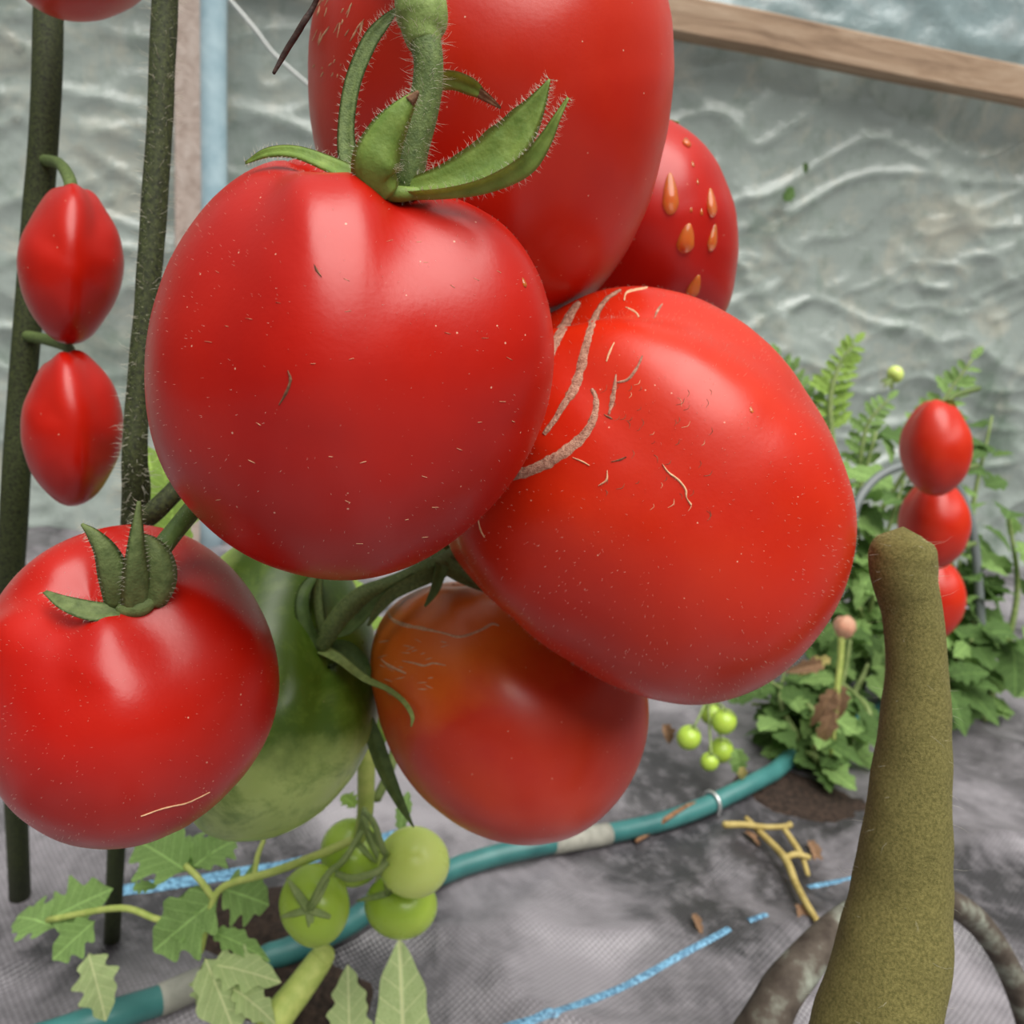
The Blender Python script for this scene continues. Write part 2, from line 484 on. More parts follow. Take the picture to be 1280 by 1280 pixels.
# ------------------------------------------------------------------ setting: film wall
WD = Vector((math.cos(math.radians(13)), math.sin(math.radians(13)), 0))   # the wall runs along this
W0 = P(840, 30, 1.2)
WN = Vector((WD.y, -WD.x, 0))                                              # towards the camera
def Wl(px, py, off=0.0):
    r = ray(px, py)
    t = (W0 + WN * off - CO).dot(WN) / r.dot(WN)
    return CO + r * t
def mat_film(name, tint, dark, sand):
    m, t, b, o = newmat(name)
    co = coord(t)
    f = tex_noise(t, co, 4.5, 5, 0.6, 0.3)
    c = ramp(t, f, [(0.28, dark), (0.44, tint), (0.56, tint), (0.72, sand)])
    c = mixc(t, ramp(t, tex_noise(t, co, 26, 6, 0.7), [(0.5, (0, 0, 0)), (0.8, (0.6, 0.6, 0.6))]), c, dark)
    c = mixc(t, ramp(t, tex_noise(t, co, 13, 5, 0.65, 0.8), [(0.52, (0, 0, 0)), (0.74, (0.7, 0.7, 0.7))]), c, sand)
    t.links.new(c, b.inputs['Base Color'])
    b.inputs['Roughness'].default_value = 0.2
    b.inputs['Specular IOR Level'].default_value = 1.0
    tr = N(t, 'ShaderNodeBsdfTranslucent'); t.links.new(c, tr.inputs[0])
    mx = N(t, 'ShaderNodeMixShader'); mx.inputs[0].default_value = 0.45
    t.links.new(b.outputs[0], mx.inputs[1]); t.links.new(tr.outputs[0], mx.inputs[2]); t.links.new(mx.outputs[0], o.inputs[0])
    bump(t, b, tex_noise(t, co, 40, 6, 0.6, 1.2), 0.25, 0.01)
    return m
M['film'] = mat_film('greenhouse_film', (0.55, 0.63, 0.58), (0.22, 0.31, 0.23), (0.82, 0.80, 0.66))
M['film_up'] = mat_film('greenhouse_film_upper', (0.42, 0.56, 0.58), (0.30, 0.42, 0.42), (0.60, 0.68, 0.68))
def ridge(x, y, z):
    return (1 - abs(noise.noise(Vector((x, y, z))))) ** 10
def film_panel(name, u0, u1, z0, z1, nu, nz, mat, off, amp=1.0):
    V = []
    o0 = Vector((W0.x, W0.y, 0)) + WN * off
    for j in range(nz):
        z = z0 + (z1 - z0) * j / (nz - 1)
        for i in range(nu):
            u = u0 + (u1 - u0) * i / (nu - 1)
            wx = 0.35 * noise.noise(Vector((u * 4, z * 4, 7))); wz = 0.35 * noise.noise(Vector((u * 4, z * 4, 17)))
            d = 0.020 * noise.noise(Vector((u * 4, z * 6, 0))) + 0.009 * ridge(u * 5 + wx * 3, z * 11 + wz * 3, 2.2) + 0.006 * ridge(u * 9 + z * 4, z * 15 - u * 6 + wx * 4, 8.4)
            d += 0.003 * ridge(u * 22 + wx * 9, z * 26 + wz * 9, 5.5)
            V.append(o0 + WD * u + Vector((0, 0, z)) + WN * d * amp)
    Fc = [(j * nu + i, j * nu + i + 1, (j + 1) * nu + i + 1, (j + 1) * nu + i) for j in range(nz - 1) for i in range(nu - 1)]
    return part(name, mesh(name, V, Fc, mat))
plank_z = W0.z
wall = film_panel('wall_back', -2.0, 1.9, -0.02, plank_z + 0.02, 420, 150, M['film'], -0.03)
wall['kind'] = 'structure'; wall['label'] = 'crinkled translucent greenhouse film wall'
wall2 = film_panel('wall_back_upper', -2.0, 1.9, plank_z + 0.01, plank_z + 0.8, 260, 60, M['film_up'], -0.035)
wall2['kind'] = 'structure'; wall2['label'] = 'bluish greenhouse film above the wooden rail'

# wooden rail and post of the frame, blue pipe
def mat_wood(name, a, b_, c3, stretch):
    m, t, b, o = newmat(name)
    co = coord(t, stretch)
    f = tex_noise(t, co, 14, 8, 0.7, 0.6)
    t.links.new(ramp(t, f, [(0.3, a), (0.5, b_), (0.72, c3)]), b.inputs['Base Color'])
    b.inputs['Roughness'].default_value = 0.8
    bump(t, b, f, 0.5, 0.004)
    return m
M['wood'] = mat_wood('weathered_rail', (0.20, 0.125, 0.075), (0.40, 0.27, 0.175), (0.56, 0.42, 0.30), (0.35, 3, 3))
M['wood_post'] = mat_wood('grey_post', (0.33, 0.25, 0.21), (0.47, 0.38, 0.33), (0.58, 0.50, 0.45), (4, 4, 0.35))
def beam(name, a, b_, up, hw, hd, mat, label, cat):
    """bevelled, slightly wavy sawn timber from a to b"""
    L = (b_ - a).length; ax = (b_ - a).normalized()
    si = ax.cross(up).normalized(); up = si.cross(ax)
    prof = []
    bv = min(hw, hd) * 0.16
    for sx, sy in ((1, 1), (-1, 1), (-1, -1), (1, -1)):
        pts = [(sx * hd, sy * (hw - bv)), (sx * (hd - bv), sy * hw)]
        if sx * sy < 0: pts.reverse()
        prof += pts
    n, ns = len(prof), 40
    V = []
    for i in range(ns + 1):
        x = L * i / ns - L / 2
        wv = 0.0016 * noise.noise(Vector((x * 7, 0, 4)))
        for k, (q, r) in enumerate(prof):
            V.append((x, q, r + wv + 0.0008 * noise.noise(Vector((x * 30, k, 1)))))
    Fc = [(i * n + k, i * n + (k + 1) % n, (i + 1) * n + (k + 1) % n, (i + 1) * n + k) for i in range(ns) for k in range(n)]
    Fc += [tuple(range(n - 1, -1, -1)), tuple(ns * n + k for k in range(n))]
    R = Matrix((ax, si, up)).transposed().to_4x4()
    o = part(name, mesh(name, V, Fc, mat, False), None, Matrix.Translation((a + b_) / 2) @ R)
    return tag(o, label, cat)
ra = Vector((W0.x, W0.y, 0)) + WN * 0.012
beam('wooden_rail', ra + WD * -2.0 + Vector((0, 0, plank_z + 0.006)), ra + WD * 1.9 + Vector((0, 0, plank_z + 0.006)), Vector((0, 0, 1)), 0.026, 0.018, M['wood'],
     'weathered wooden rail across the film wall, at the top right', 'rail')
pt = Wl(238, 60, 0.03)
beam('wooden_post', Vector((pt.x, pt.y, 0.0)), Vector((pt.x, pt.y, 1.5)), WN, 0.014, 0.019, M['wood_post'], 'pale upright wooden post beside the blue pipe', 'post')
m, t, b, o = newmat('blue_pipe')
co = coord(t)
t.links.new(ramp(t, tex_noise(t, co, 30, 5), [(0.3, (0.30, 0.45, 0.52)), (0.7, (0.50, 0.66, 0.72))]), b.inputs['Base Color'])
b.inputs['Roughness'].default_value = 0.35
M['pipe'] = m
pp = Wl(268, 60, 0.035)
o, _, _ = wtube('blue_pipe', [(pp.x, pp.y, 0.0, 0.018), (pp.x + .003, pp.y, 0.35, 0.0185), (pp.x - .002, pp.y, 0.75, 0.018), (pp.x, pp.y, 1.1, 0.0185), (pp.x + .004, pp.y, 1.5, 0.018)], M['pipe'], None, n=24)
tag(o, 'pale blue plastic pipe standing upright by the wooden post', 'pipe')
# white string across the film
m, t, b, o = newmat('string'); b.inputs['Base Color'].default_value = (0.62, 0.64, 0.62, 1); M['string'] = m
a0, a1, a2 = Wl(270, -20, 0.03), Wl(318, 36, 0.028), Wl(400, 118, 0.025)
o, _, _ = wtube('string', [(*a0, .003), (*a1, .003), (*Wl(345, 70, .026), .0026), (*a2, .0022)], M['string'], None, n=8, sub=10)
tag(o, 'pale string slanting across the film behind the brown twig', 'string')

# ------------------------------------------------------------------ tomatoes
def fit_outline(Vw, c, pts, cpx):
    """shape the fruit in the plane square to its sight line so that its own contour follows the given one"""
    n = (c - CO).normalized()
    U = CR @ Vector((1, 0, 0)); U = (U - n * U.dot(n)).normalized(); Wv = n.cross(U)   # Wv points down in the frame
    ang = [math.atan2(p[1] - cpx[1], p[0] - cpx[0]) for p in pts]
    rad = [math.hypot(p[0] - cpx[0], p[1] - cpx[1]) for p in pts]
    idx = np.argsort(ang); A = np.array(ang)[idx]; R = np.array(rad)[idx]
    A = np.concatenate([A - 2 * PI, A, A + 2 * PI]); R = np.concatenate([R, R, R])
    bins = 180 if len(Vw) > 6000 else 60
    th = (np.arange(bins) + 0.5) / bins * 2 * PI - PI
    tgt = np.interp(th, A, R)
    k = np.array([1, 4, 6, 4, 1.]) / 16
    for _ in range(6): tgt = np.convolve(np.concatenate([tgt[-2:], tgt, tgt[:2]]), k, 'valid')
    CMi = np.array(CM.inverted())
    X = np.array([tuple(v) for v in Vw]); c_ = np.array(c); U_ = np.array(U); W_ = np.array(Wv); n_ = np.array(n)
    for it in range(3):
        q = X @ CMi[:3, :3].T + CMi[:3, 3]
        px = 640 + F * q[:, 0] / -q[:, 2] - cpx[0]; py = 640 - F * q[:, 1] / -q[:, 2] - cpx[1]
        a = np.arctan2(py, px); r = np.hypot(px, py)
        bi = np.clip(((a + PI) / (2 * PI) * bins).astype(int), 0, bins - 1)
        cur = np.zeros(bins)
        np.maximum.at(cur, bi, r)
        if bins < 100: cur = np.maximum(cur, np.maximum(np.roll(cur, 1), np.roll(cur, -1)))
        bad = cur <= 0
        if bad.any(): cur[bad] = np.interp(th[bad], th[~bad], cur[~bad])
        for _ in range(2): cur = np.convolve(np.concatenate([cur[-2:], cur, cur[:2]]), k, 'valid')
        s = tgt / cur
        sv = np.interp(a, np.concatenate([th - 2 * PI, th, th + 2 * PI]), np.concatenate([s, s, s]))
        d = X - c_
        u = d @ U_; w_ = d @ W_; nn = d @ n_
        # towards the sight line itself the change fades so the front stays smooth
        X = c_ + np.outer(u * sv, U_) + np.outer(w_ * sv, W_) + np.outer(nn, n_)
    return [Vector(x) for x in X]

TOM = {}
def tomato(key, label, cpx, depth, outline, axis, mat, thick=0.95, lobes=5, lobe=0.05, dim=0.16, dimw=0.22, phase=0.0, elong=0.92, nu=112, nv=72, group=None, tip=0.02, boxy=0.86, cat='tomato', wob=0.012, name='tomato'):
    """axis in camera space: (right, up, towards the camera) of the stem end"""
    c = P(cpx[0], cpx[1], depth)
    if not isinstance(outline, list):
        rx, ry = outline
        outline = [(cpx[0] + rx * math.cos(a * PI / 12), cpx[1] + ry * math.sin(a * PI / 12)) for a in range(24)]
    rm = sum(math.hypot(p[0] - cpx[0], p[1] - cpx[1]) for p in outline) / len(outline) * depth / F
    z = (CR @ Vector(axis)).normalized()
    x = z.cross(CR @ Vector((0.13, 0.2, 1))).normalized(); y = z.cross(x)
    R3 = Matrix((x, y, z)).transposed()
    V = []
    for j in range(nv + 1):
        th = PI * j / nv
        for i in range(nu):
            ph = 2 * PI * i / nu
            st, ct = math.sin(th), math.cos(th)
            rho = (abs(st) ** boxy)
            zz = elong * (abs(ct) ** 0.94) * (1 if ct > 0 else -1)
            topw = max(0, ct) ** 0.8
            lw = lobe * (math.cos(lobes * ph + phase) + 0.5 * math.cos((lobes + 2) * ph + 1.7 * phase + 1) + .4 * math.cos(2 * ph + phase))
            rho2 = rho * (1 + lw * (0.35 + 0.65 * topw) * min(1, st * 1.5))
            zz -= dim * math.exp(-(rho / dimw) ** 2) if ct > 0 else 0
            zz += 0.5 * lw * topw * math.exp(-((rho - 0.5) / 0.3) ** 2)
            if ct < 0: zz += tip * math.exp(-(rho / 0.3) ** 2)
            p = Vector((rho2 * math.cos(ph), rho2 * math.sin(ph), zz))
            p *= 1 + wob * noise.noise(p * 2.2 + Vector((cpx[0], cpx[1], 0)))
            p *= rm
            V.append(p)
    nrm = (c - CO).normalized()
    Vw = []
    for p in V:
        q = R3 @ p
        q = q - nrm * q.dot(nrm) * (1 - thick)
        Vw.append(c + q)
    Vw = fit_outline(Vw, c, outline, cpx)
    Fc = []
    for j in range(nv):
        for i in range(nu):
            a, b_ = j * nu + i, j * nu + (i + 1) % nu
            Fc.append((a, a + nu, b_ + nu, b_))
    Mw = Matrix.Translation(c) @ R3.to_4x4()
    Mi = Mw.inverted()
    me = mesh('fruit', [Mi @ v for v in Vw], Fc, mat)
    bm = bmesh.new(); bm.from_mesh(me); bmesh.ops.remove_doubles(bm, verts=bm.verts, dist=1e-7); bmesh.ops.recalc_face_normals(bm, faces=bm.faces); bm.to_mesh(me); bm.free()
    root = thing(name, c, label, cat, group)
    part('fruit', me, root, Mw)
    W_ = [Mw @ v.co for v in me.vertices]
    bvh = BVHTree.FromPolygons(W_, [tuple(p.vertices) for p in me.polygons])
    TOM[key] = dict(root=root, bvh=bvh, c=c, me=me, Mw=Mw, anchor=Vw[0], z=z, r=rm)
    return root
def hit(key, px, py):
    r = ray(px, py).normalized()
    h = TOM[key]['bvh'].ray_cast(CO, r)
    if h[0] is None: return None, None
    n = h[1]
    if n.dot(r) > 0: n = -n
    return h[0], n

tomato('T1', 'large glossy ripe tomato in front, under the green calyx with raised sepals', (437, 465), 0.165,
       [(400, 198), (450, 212), (500, 230), (540, 240), (590, 255), (640, 290), (675, 345), (692, 420), (688, 490), (665, 560), (630, 615), (580, 665), (520, 705), (450, 725), (370, 718), (300, 690), (245, 645), (205, 590), (186, 530), (181, 470), (190, 390), (215, 320), (250, 265), (300, 218), (345, 199)],
       (0.13, 0.93, 0.42), M['ripe'], thick=0.92, lobes=5, lobe=0.045, dim=0.20, dimw=0.25, phase=2.2)
tomato('T2', 'ripe tomato at the top, behind the green stalk, with pale streaks on its left shoulder', (614, 115), 0.209,
       [(842, 60), (838, 130), (825, 200), (800, 280), (772, 335), (740, 370), (700, 402), (655, 418), (600, 415), (530, 385), (460, 330), (410, 240), (392, 170), (386, 100), (388, 40), (400, -20), (440, -90), (520, -140), (614, -150), (710, -140), (790, -90), (830, -20)],
       (0.0, 1.0, 0.1), M['ripe_warm'], lobes=4, lobe=0.03, thick=0.92)
tomato('T3', 'ripe tomato carrying water drops, half hidden behind two others', (800, 275), 0.29,
       [(842, 152), (880, 180), (908, 230), (922, 290), (920, 340), (906, 395), (860, 430), (800, 442), (720, 420), (680, 350), (670, 260), (690, 180), (740, 140), (800, 135)],
       (-0.1, 1.0, -0.1), M['ripe'], lobes=4, lobe=0.02)
tomato('T4', 'large ripe tomato on the right with corky crack scars on its shoulder', (825, 625), 0.217,
       [(800, 357), (870, 372), (950, 420), (1010, 495), (1050, 570), (1072, 650), (1062, 720), (1020, 800), (960, 855), (880, 882), (800, 870), (720, 830), (640, 770), (585, 720), (555, 670), (550, 590), (580, 500), (630, 430), (690, 392), (740, 365)],
       (-0.80, 0.55, 0.10), M['ripe_warm'], thick=0.84, lobes=5, lobe=0.06, dim=0.14, phase=0.8)
tomato('T5', 'orange-shouldered ripening tomato hanging lowest, with pale scar lines', (640, 895), 0.275,
       [(640, 722), (580, 727), (530, 733), (490, 755), (468, 790), (462, 830), (470, 880), (485, 930), (510, 975), (550, 1015), (600, 1045), (660, 1057), (720, 1045), (765, 1010), (797, 960), (811, 890), (800, 830), (770, 780), (700, 735)],
       (-0.36, 0.92, 0.0), M['ripe_orange'], lobes=4, lobe=0.03, phase=1.0, dim=0.03)
tomato('T6', 'dark green unripe tomato between two ripe ones', (350, 875), 0.292,
       [(472, 900), (455, 945), (425, 990), (380, 1030), (330, 1050), (270, 1050), (240, 1030), (225, 960), (220, 880), (225, 800), (245, 735), (275, 695), (315, 670), (365, 665), (415, 690), (452, 750), (470, 830)],
       (0.60, 0.56, 0.58), M['unripe'], lobes=4, lobe=0.03, tip=-0.05, dim=0.04)
tomato('T7', 'ripe tomato at the lower left under the hairy vine, its calyx turned up', (160, 865), 0.187,
       [(349, 840), (345, 890), (325, 940), (290, 985), (235, 1030), (160, 1060), (80, 1055), (10, 1010), (-25, 940), (-35, 860), (-15, 770), (40, 700), (110, 665), (170, 655), (230, 668), (290, 710), (330, 770)],
       (0.03, 0.80, 0.60), M['ripe'], lobes=5, lobe=0.035, phase=0.4, dim=0.18)
tomato('T8', 'blurred orange-red tomato cut off by the top left corner', (104, -74), 0.26, (106, 102), (0, 1, 0.1), M['ripe_warm'], nu=64, nv=40)
tomato('T9', 'ripe tomato left of the hairy vine, upper of the two on the second stem', (88, 330), 0.27, (66, 105), (0.1, 1, 0.1), M['ripe'], elong=1.5, nu=72, nv=48)
tomato('T10', 'ripe tomato left of the hairy vine, lower of the two on the second stem', (90, 535), 0.275, (64, 102), (-0.1, 1, 0.15), M['ripe'], elong=1.5, nu=72, nv=48)

# skin hair on the nearest fruits, caught by light along the edges
def skin_hair(key, n, ln=0.00055, rad=0.000022):
    T = TOM[key]; me = T['me']; V, Fc = [], []
    polys = me.polygons
    for _ in range(n):
        p = polys[random.randrange(len(polys))]
        vs = [T['Mw'] @ me.vertices[i].co for i in p.vertices]
        a, b_ = random.random(), random.random()
        pt = vs[0].lerp(vs[1], a).lerp(vs[-1].lerp(vs[2 if len(vs) > 3 else -1], a), b_)
        nn = (T['Mw'].to_3x3() @ p.normal).normalized()
        if nn.dot((CO - pt).normalized()) < -0.35: continue
        t = nn.orthogonal().normalized(); t2 = nn.cross(t)
        needle(V, Fc, pt, nn, t * random.uniform(-.6, .6) + t2 * random.uniform(-.6, .6), ln * random.uniform(.4, 1.1), rad)
    part('skin_hair', mesh('skin_hair', V, Fc, M['hair']), T['root'], None, None, True)
skin_hair('T1', 2200); skin_hair('T2', 4200, 0.0008, 0.00003); skin_hair('T4', 5200, 0.0009, 0.00003); skin_hair('T7', 2200); skin_hair('T5', 700)

def scar(key, pts, mat, name='scar', h=0.00035, sub=6, label=None, rim=False):
    """a corky ribbon grown on the skin; pts (px, py, width_px)"""
    if rim: scar(key, [(p[0], p[1], p[2] + 3.0) for p in pts], M['cork_dark'], 'scar_rim', 0.00012, sub)
    c = crom(pts, sub)
    rows = []
    for i, p in enumerate(c):
        q0, q1 = c[max(i - 1, 0)], c[min(i + 1, len(c) - 1)]
        tx, ty = q1[0] - q0[0], q1[1] - q0[1]
        L = math.hypot(tx, ty) or 1
        nx_, ny_ = -ty / L, tx / L
        w_ = max(p[2], 0.4) / 2 * (1 + 0.35 * noise.noise(Vector((p[0] * .15, p[1] * .15, 3))))
        row = []
        for k in (-1, -0.55, 0, 0.55, 1):
            q, n = hit(key, p[0] + nx_ * w_ * k, p[1] + ny_ * w_ * k)
            if q is None: row = None; break
            row.append(q + n * (h * (1 - abs(k) ** 3) * (0.75 + 0.5 * noise.noise(Vector((p[0] * .4, p[1] * .4, k)))) - 0.00008 * abs(k)))
        if row: rows.append(row)
    if len(rows) < 2: return
    V = [v for r in rows for v in r]
    Fc = [(i * 5 + k, i * 5 + k + 1, (i + 1) * 5 + k + 1, (i + 1) * 5 + k) for i in range(len(rows) - 1) for k in range(4)]
    part(name, mesh(name, V, Fc, mat), TOM[key]['root'], None, label)
# T4: concentric cracks round the stem end
scar('T4', [(776, 362, 3), (757, 375, 6), (742, 400, 9), (733, 430, 12), (726, 460, 14), (718, 485, 13), (705, 505, 9), (693, 525, 8), (680, 543, 6)], M['cork'], label='long corky crack', rim=True)
scar('T4', [(737, 366, 4), (722, 380, 9), (708, 402, 13), (696, 425, 13), (686, 450, 8)], M['cork'], rim=True)
scar('T4', [(740, 486, 4), (745, 500, 8), (743, 520, 10), (733, 540, 13), (716, 557, 16), (695, 572, 16), (668, 586, 15), (640, 596, 13), (615, 602, 10)], M['cork'], label='thick curved corky crack', rim=True)
scar('T4', [(803, 445, 2), (796, 460, 4), (785, 474, 4), (772, 478, 3)], M['cork'])
scar('T4', [(770, 468, 2), (768, 485, 6), (765, 502, 7), (761, 518, 3)], M['cork'])
scar('T4', [(768, 428, 1), (762, 440, 3), (758, 452, 2)], M['cork_pale'])
scar('T4', [(782, 384, 1), (794, 390, 3), (799, 397, 2)], M['cork_pale'])
scar('T4', [(812, 359, 2), (795, 362, 3), (783, 366, 3), (780, 376, 2)], M['cork_pale'])
scar('T4', [(828, 380, 2), (822, 388, 4), (818, 398, 1)], M['cork'])
scar('T4', [(828, 580, 1), (835, 590, 3), (848, 600, 3), (857, 612, 3), (858, 622, 2), (864, 631, 3)], M['cork_pale'])
scar('T4', [(716, 572, 1), (728, 577, 2.5), (737, 582, 1)], M['cork_pale'])
scar('T4', [(759, 588, 1), (758, 600, 3), (748, 607, 1)], M['cork_pale'])
scar('T4', [(764, 577, 1), (774, 575, 3), (783, 571, 1)], M['cork_dark'])
scar('T4', [(755, 518, 1), (762, 522, 4), (766, 524, 1)], M['cork_dark'])
scar('T4', [(598, 650, 1), (601, 663, 2), (606, 672, 1)], M['cork_pale'])
rs = random.Random(3)
for _ in range(46):
    x, y = rs.uniform(755, 905), rs.uniform(470, 640)
    a = rs.uniform(0.6, 2.2); L = rs.uniform(3, 7)
    scar('T4', [(x, y, .6), (x + math.cos(a) * L, y + math.sin(a) * L, rs.uniform(.9, 1.6)), (x + math.cos(a + .5) * L * 2, y + math.sin(a + .5) * L * 2, .6)], M['cork_dark' if rs.random() < .8 else 'cork_pale'], 'skin_fleck', h=0.0001, sub=3)
# T1: scratches and flecks
scar('T1', [(393, 331, 1), (396, 338, 4), (402, 346, 1)], M['cork_dark'], 'scratch')
scar('T1', [(360, 463, 1), (363, 475, 4), (358, 490, 4), (349, 506, 2)], M['cork_dark'], 'scratch')
for _ in range(34):
    x, y = rs.uniform(230, 660), rs.uniform(300, 690)
    a = rs.uniform(-.4, .6); L = rs.uniform(2, 5)
    scar('T1', [(x, y, .5), (x + math.cos(a) * L, y + math.sin(a) * L, rs.uniform(.6, 1.1)), (x + math.cos(a) * L * 2, y + math.sin(a) * L * 2, .5)], M['cork_pale'], 'skin_fleck', h=0.00012, sub=3)
# T2: pale streaks on the shoulder
for _ in range(42):
    x, y = rs.uniform(392, 470), rs.uniform(-10, 110)
    if y > 70 and x > 430: continue
    a = rs.uniform(1.75, 2.35); L = rs.uniform(3, 10) * (1 if y < 60 else .4)
    scar('T2', [(x + math.cos(a) * -L, y - math.sin(a) * L, .6), (x, y, rs.uniform(1.2, 3.2)), (x + math.cos(a) * L, y + math.sin(a) * L, .6)], M['cork_pale'], 'pale_streak', h=0.0002, sub=3)
# T5: pale scar lines
scar('T5', [(485, 765, 3), (490, 774, 5), (505, 781, 6), (525, 785, 5), (553, 791, 3), (575, 796, 4), (600, 788, 4), (615, 780, 4), (624, 782, 2)], M['cork_pale'], label='pale crack line')
scar('T5', [(476, 824, 1), (486, 832, 4), (497, 837, 4), (508, 842, 2)], M['cork_pale'])
scar('T5', [(503, 826, 1), (518, 829, 3), (530, 832, 3), (542, 829, 3), (558, 832, 1)], M['cork_pale'])
for _ in range(22):
    x, y = rs.uniform(470, 560), rs.uniform(800, 870)
    L = rs.uniform(3, 7); a = rs.uniform(-.4, .6)
    scar('T5', [(x - L, y - L * math.sin(a), .5), (x, y, rs.uniform(1.2, 2.4)), (x + L, y + L * math.sin(a), .5)], M['cork_pale'], 'pale_streak', h=0.00015, sub=3)
scar('T7', [(176, 1020, .6), (205, 1010, 1.3), (235, 1003, 1.3), (262, 990, .6)], M['cork_pale'])

# water drops on T3 (and a few on T1)
def drop(key, px, py, wpx, hpx, lean=0.0):
    q, n = hit(key, px, py)
    if q is None: return
    d = to_px(q)[2]
    dn = Vector((0, 0, -1)); dn = (dn - n * dn.dot(n)).normalized()
    si = n.cross(dn)
    dn = (dn + si * lean).normalized(); si = n.cross(dn)
    a, b_ = wpx * d / F / 2, hpx * d / F / 2
    V, Fc = [], []
    nu, nv = 18, 8
    for j in range(nv + 1):
        f = j / nv
        for i in range(nu):
            ph = 2 * PI * i / nu
            u = math.sin(ph) * math.sin(f * PI / 2); v = math.cos(ph) * math.sin(f * PI / 2)
            wd = a * (0.45 + 0.55 * (0.5 + 0.5 * v)) if v < 0.2 else a * 1.05 * 0.9
            V.append(q + si * u * wd + dn * v * b_ + n * (a * 0.75 * math.cos(f * PI / 2) * (0.65 + 0.35 * v) - 0.00005))
    for j in range(nv):
        for i in range(nu):
            Fc.append((j * nu + i, (j + 1) * nu + i, (j + 1) * nu + (i + 1) % nu, j * nu + (i + 1) % nu))
    Fc.append(tuple(nv * nu + i for i in range(nu - 1, -1, -1)))
    me = mesh('water_drop', V, Fc, M['water'])
    bm = bmesh.new(); bm.from_mesh(me); bmesh.ops.remove_doubles(bm, verts=bm.verts, dist=1e-8); bmesh.ops.recalc_face_normals(bm, faces=bm.faces); bm.to_mesh(me); bm.free()
    part('water_drop', me, TOM[key]['root'])
for a in ((838, 242, 27, 52, .1), (889, 253, 22, 38, -.1), (858, 298, 30, 36, 0), (891, 297, 20, 34, -.15), (868, 358, 24, 30, 0), (858, 178, 16, 20, -.4), (866, 205, 6, 9, 0), (872, 227, 5, 8, 0), (864, 262, 5, 7, 0), (877, 265, 6, 9, 0)): drop('T3', *a)
drop('T1', 655, 353, 10, 14); drop('T4', 939, 512, 7, 10)

# ------------------------------------------------------------------ calyx, stalks
def sepal(pts, mat, parent, name='sepal', twist=0.0, cup=0.25, thick=0.0006, label=None, sub=6, wav=0.0, hair=0):
    """pts (px, py, depth, width_px); the blade faces the camera, turned by twist about its own length"""
    c = crom(pts, sub)
    W = [P(p[0], p[1], p[2]) for p in c]
    V, Fc = [], []
    K = 7
    tip = len(c)
    HV, HF = [], []
    for i, p in enumerate(c):
        t = (W[min(i + 1, tip - 1)] - W[max(i - 1, 0)]).normalized()
        vd = (CO - W[i]).normalized()
        s = t.cross(vd).normalized(); n = s.cross(t).normalized()
        tw = twist[0] + (twist[1] - twist[0]) * i / (tip - 1) if isinstance(twist, tuple) else twist
        s2 = s * math.cos(tw) + n * math.sin(tw); n2 = n * math.cos(tw) - s * math.sin(tw)
        hw = max(p[3], 0.5) * p[2] / F / 2
        th = min(thick, hw * 0.8)
        up_ = []; dn_ = []
        for k in range(K):
            f = -1 + 2 * k / (K - 1)
            cc = cup * hw * f * f + wav * hw * math.sin(i * 0.9 + f * 2) * abs(f)
            edge = 1 - f ** 4
            base = W[i] + s2 * hw * f + n2 * cc - n2 * 0.12 * hw * math.exp(-(f / .18) ** 2)
            up_.append(base + n2 * th * .5 * edge); dn_.append(base - n2 * th * .5 * edge)
        V += up_ + dn_[::-1]
        if hair:
            for _ in range(hair):
                f = random.choice((-1, 1)) * random.uniform(.7, 1)
                q = W[i] + s2 * hw * f + n2 * cup * hw * f * f
                needle(HV, HF, q, (s2 * f + n2 * random.uniform(-.3, .8) + t * random.uniform(-.3, .5)).normalized(), t * random.uniform(-.4, .6), random.uniform(.0004, .0016), .00003)
    n = 2 * K
    for i in range(tip - 1):
        for k in range(n):
            Fc.append((i * n + k, (i + 1) * n + k, (i + 1) * n + (k + 1) % n, i * n + (k + 1) % n))
    Fc.append(tuple(range(n))); Fc.append(tuple((tip - 1) * n + k for k in range(n - 1, -1, -1)))
    o = part(name, mesh(name, V, Fc, mat), parent, None, label)
    if hair: part('hair', mesh('hair', HV, HF, M['hair']), o, None, None, True)
    return o

r1 = TOM['T1']['root']
q, _ = hit('T1', 490, 262)
da = to_px(q)[2] + 0.004
print('T1 anchor', to_px(TOM['T1']['anchor']), 'da', da)
o, W_, R_ = tube('stalk', [(531, 52, da - .004, 40), (535, 75, da - .004, 37), (534, 105, da - .003, 38), (527, 145, da - .002, 38), (516, 185, da - .001, 39), (508, 215, da, 44), (505, 236, da + .002, 56)], M['stalk'], r1, n=20, ridge=.03, label='hairy green fruit stalk')
hairs(W_, R_, 1100, .0011, .00002, o, M['hair'])
hairs(W_, R_, 130, .0034, .00004, o, M['hair'], 'long_hair')
o, W_, R_ = tube('knuckle', [(522, -45, da - .002, 50), (524, -15, da - .003, 62), (526, 10, da - .004, 66), (528, 28, da - .004, 62), (528, 42, da - .004, 50), (530, 56, da - .004, 41)], M['stalk_pale'], r1, n=20, ridge=.02, label='swollen pale green knuckle of the stalk')
hairs(W_, R_, 700, .0012, .00002, o, M['hair'])
hairs(W_, R_, 60, .0038, .00004, o, M['hair'], 'long_hair')
sepal([(475, 236, da - .001, 16), (440, 222, da - .003, 30), (410, 207, da - .002, 26), (370, 192, da - .001, 20), (335, 192, da + .001, 15), (307, 204, da + .003, 4)], M['sepal'], r1, twist=-0.7, cup=.3, thick=.0012, hair=8)
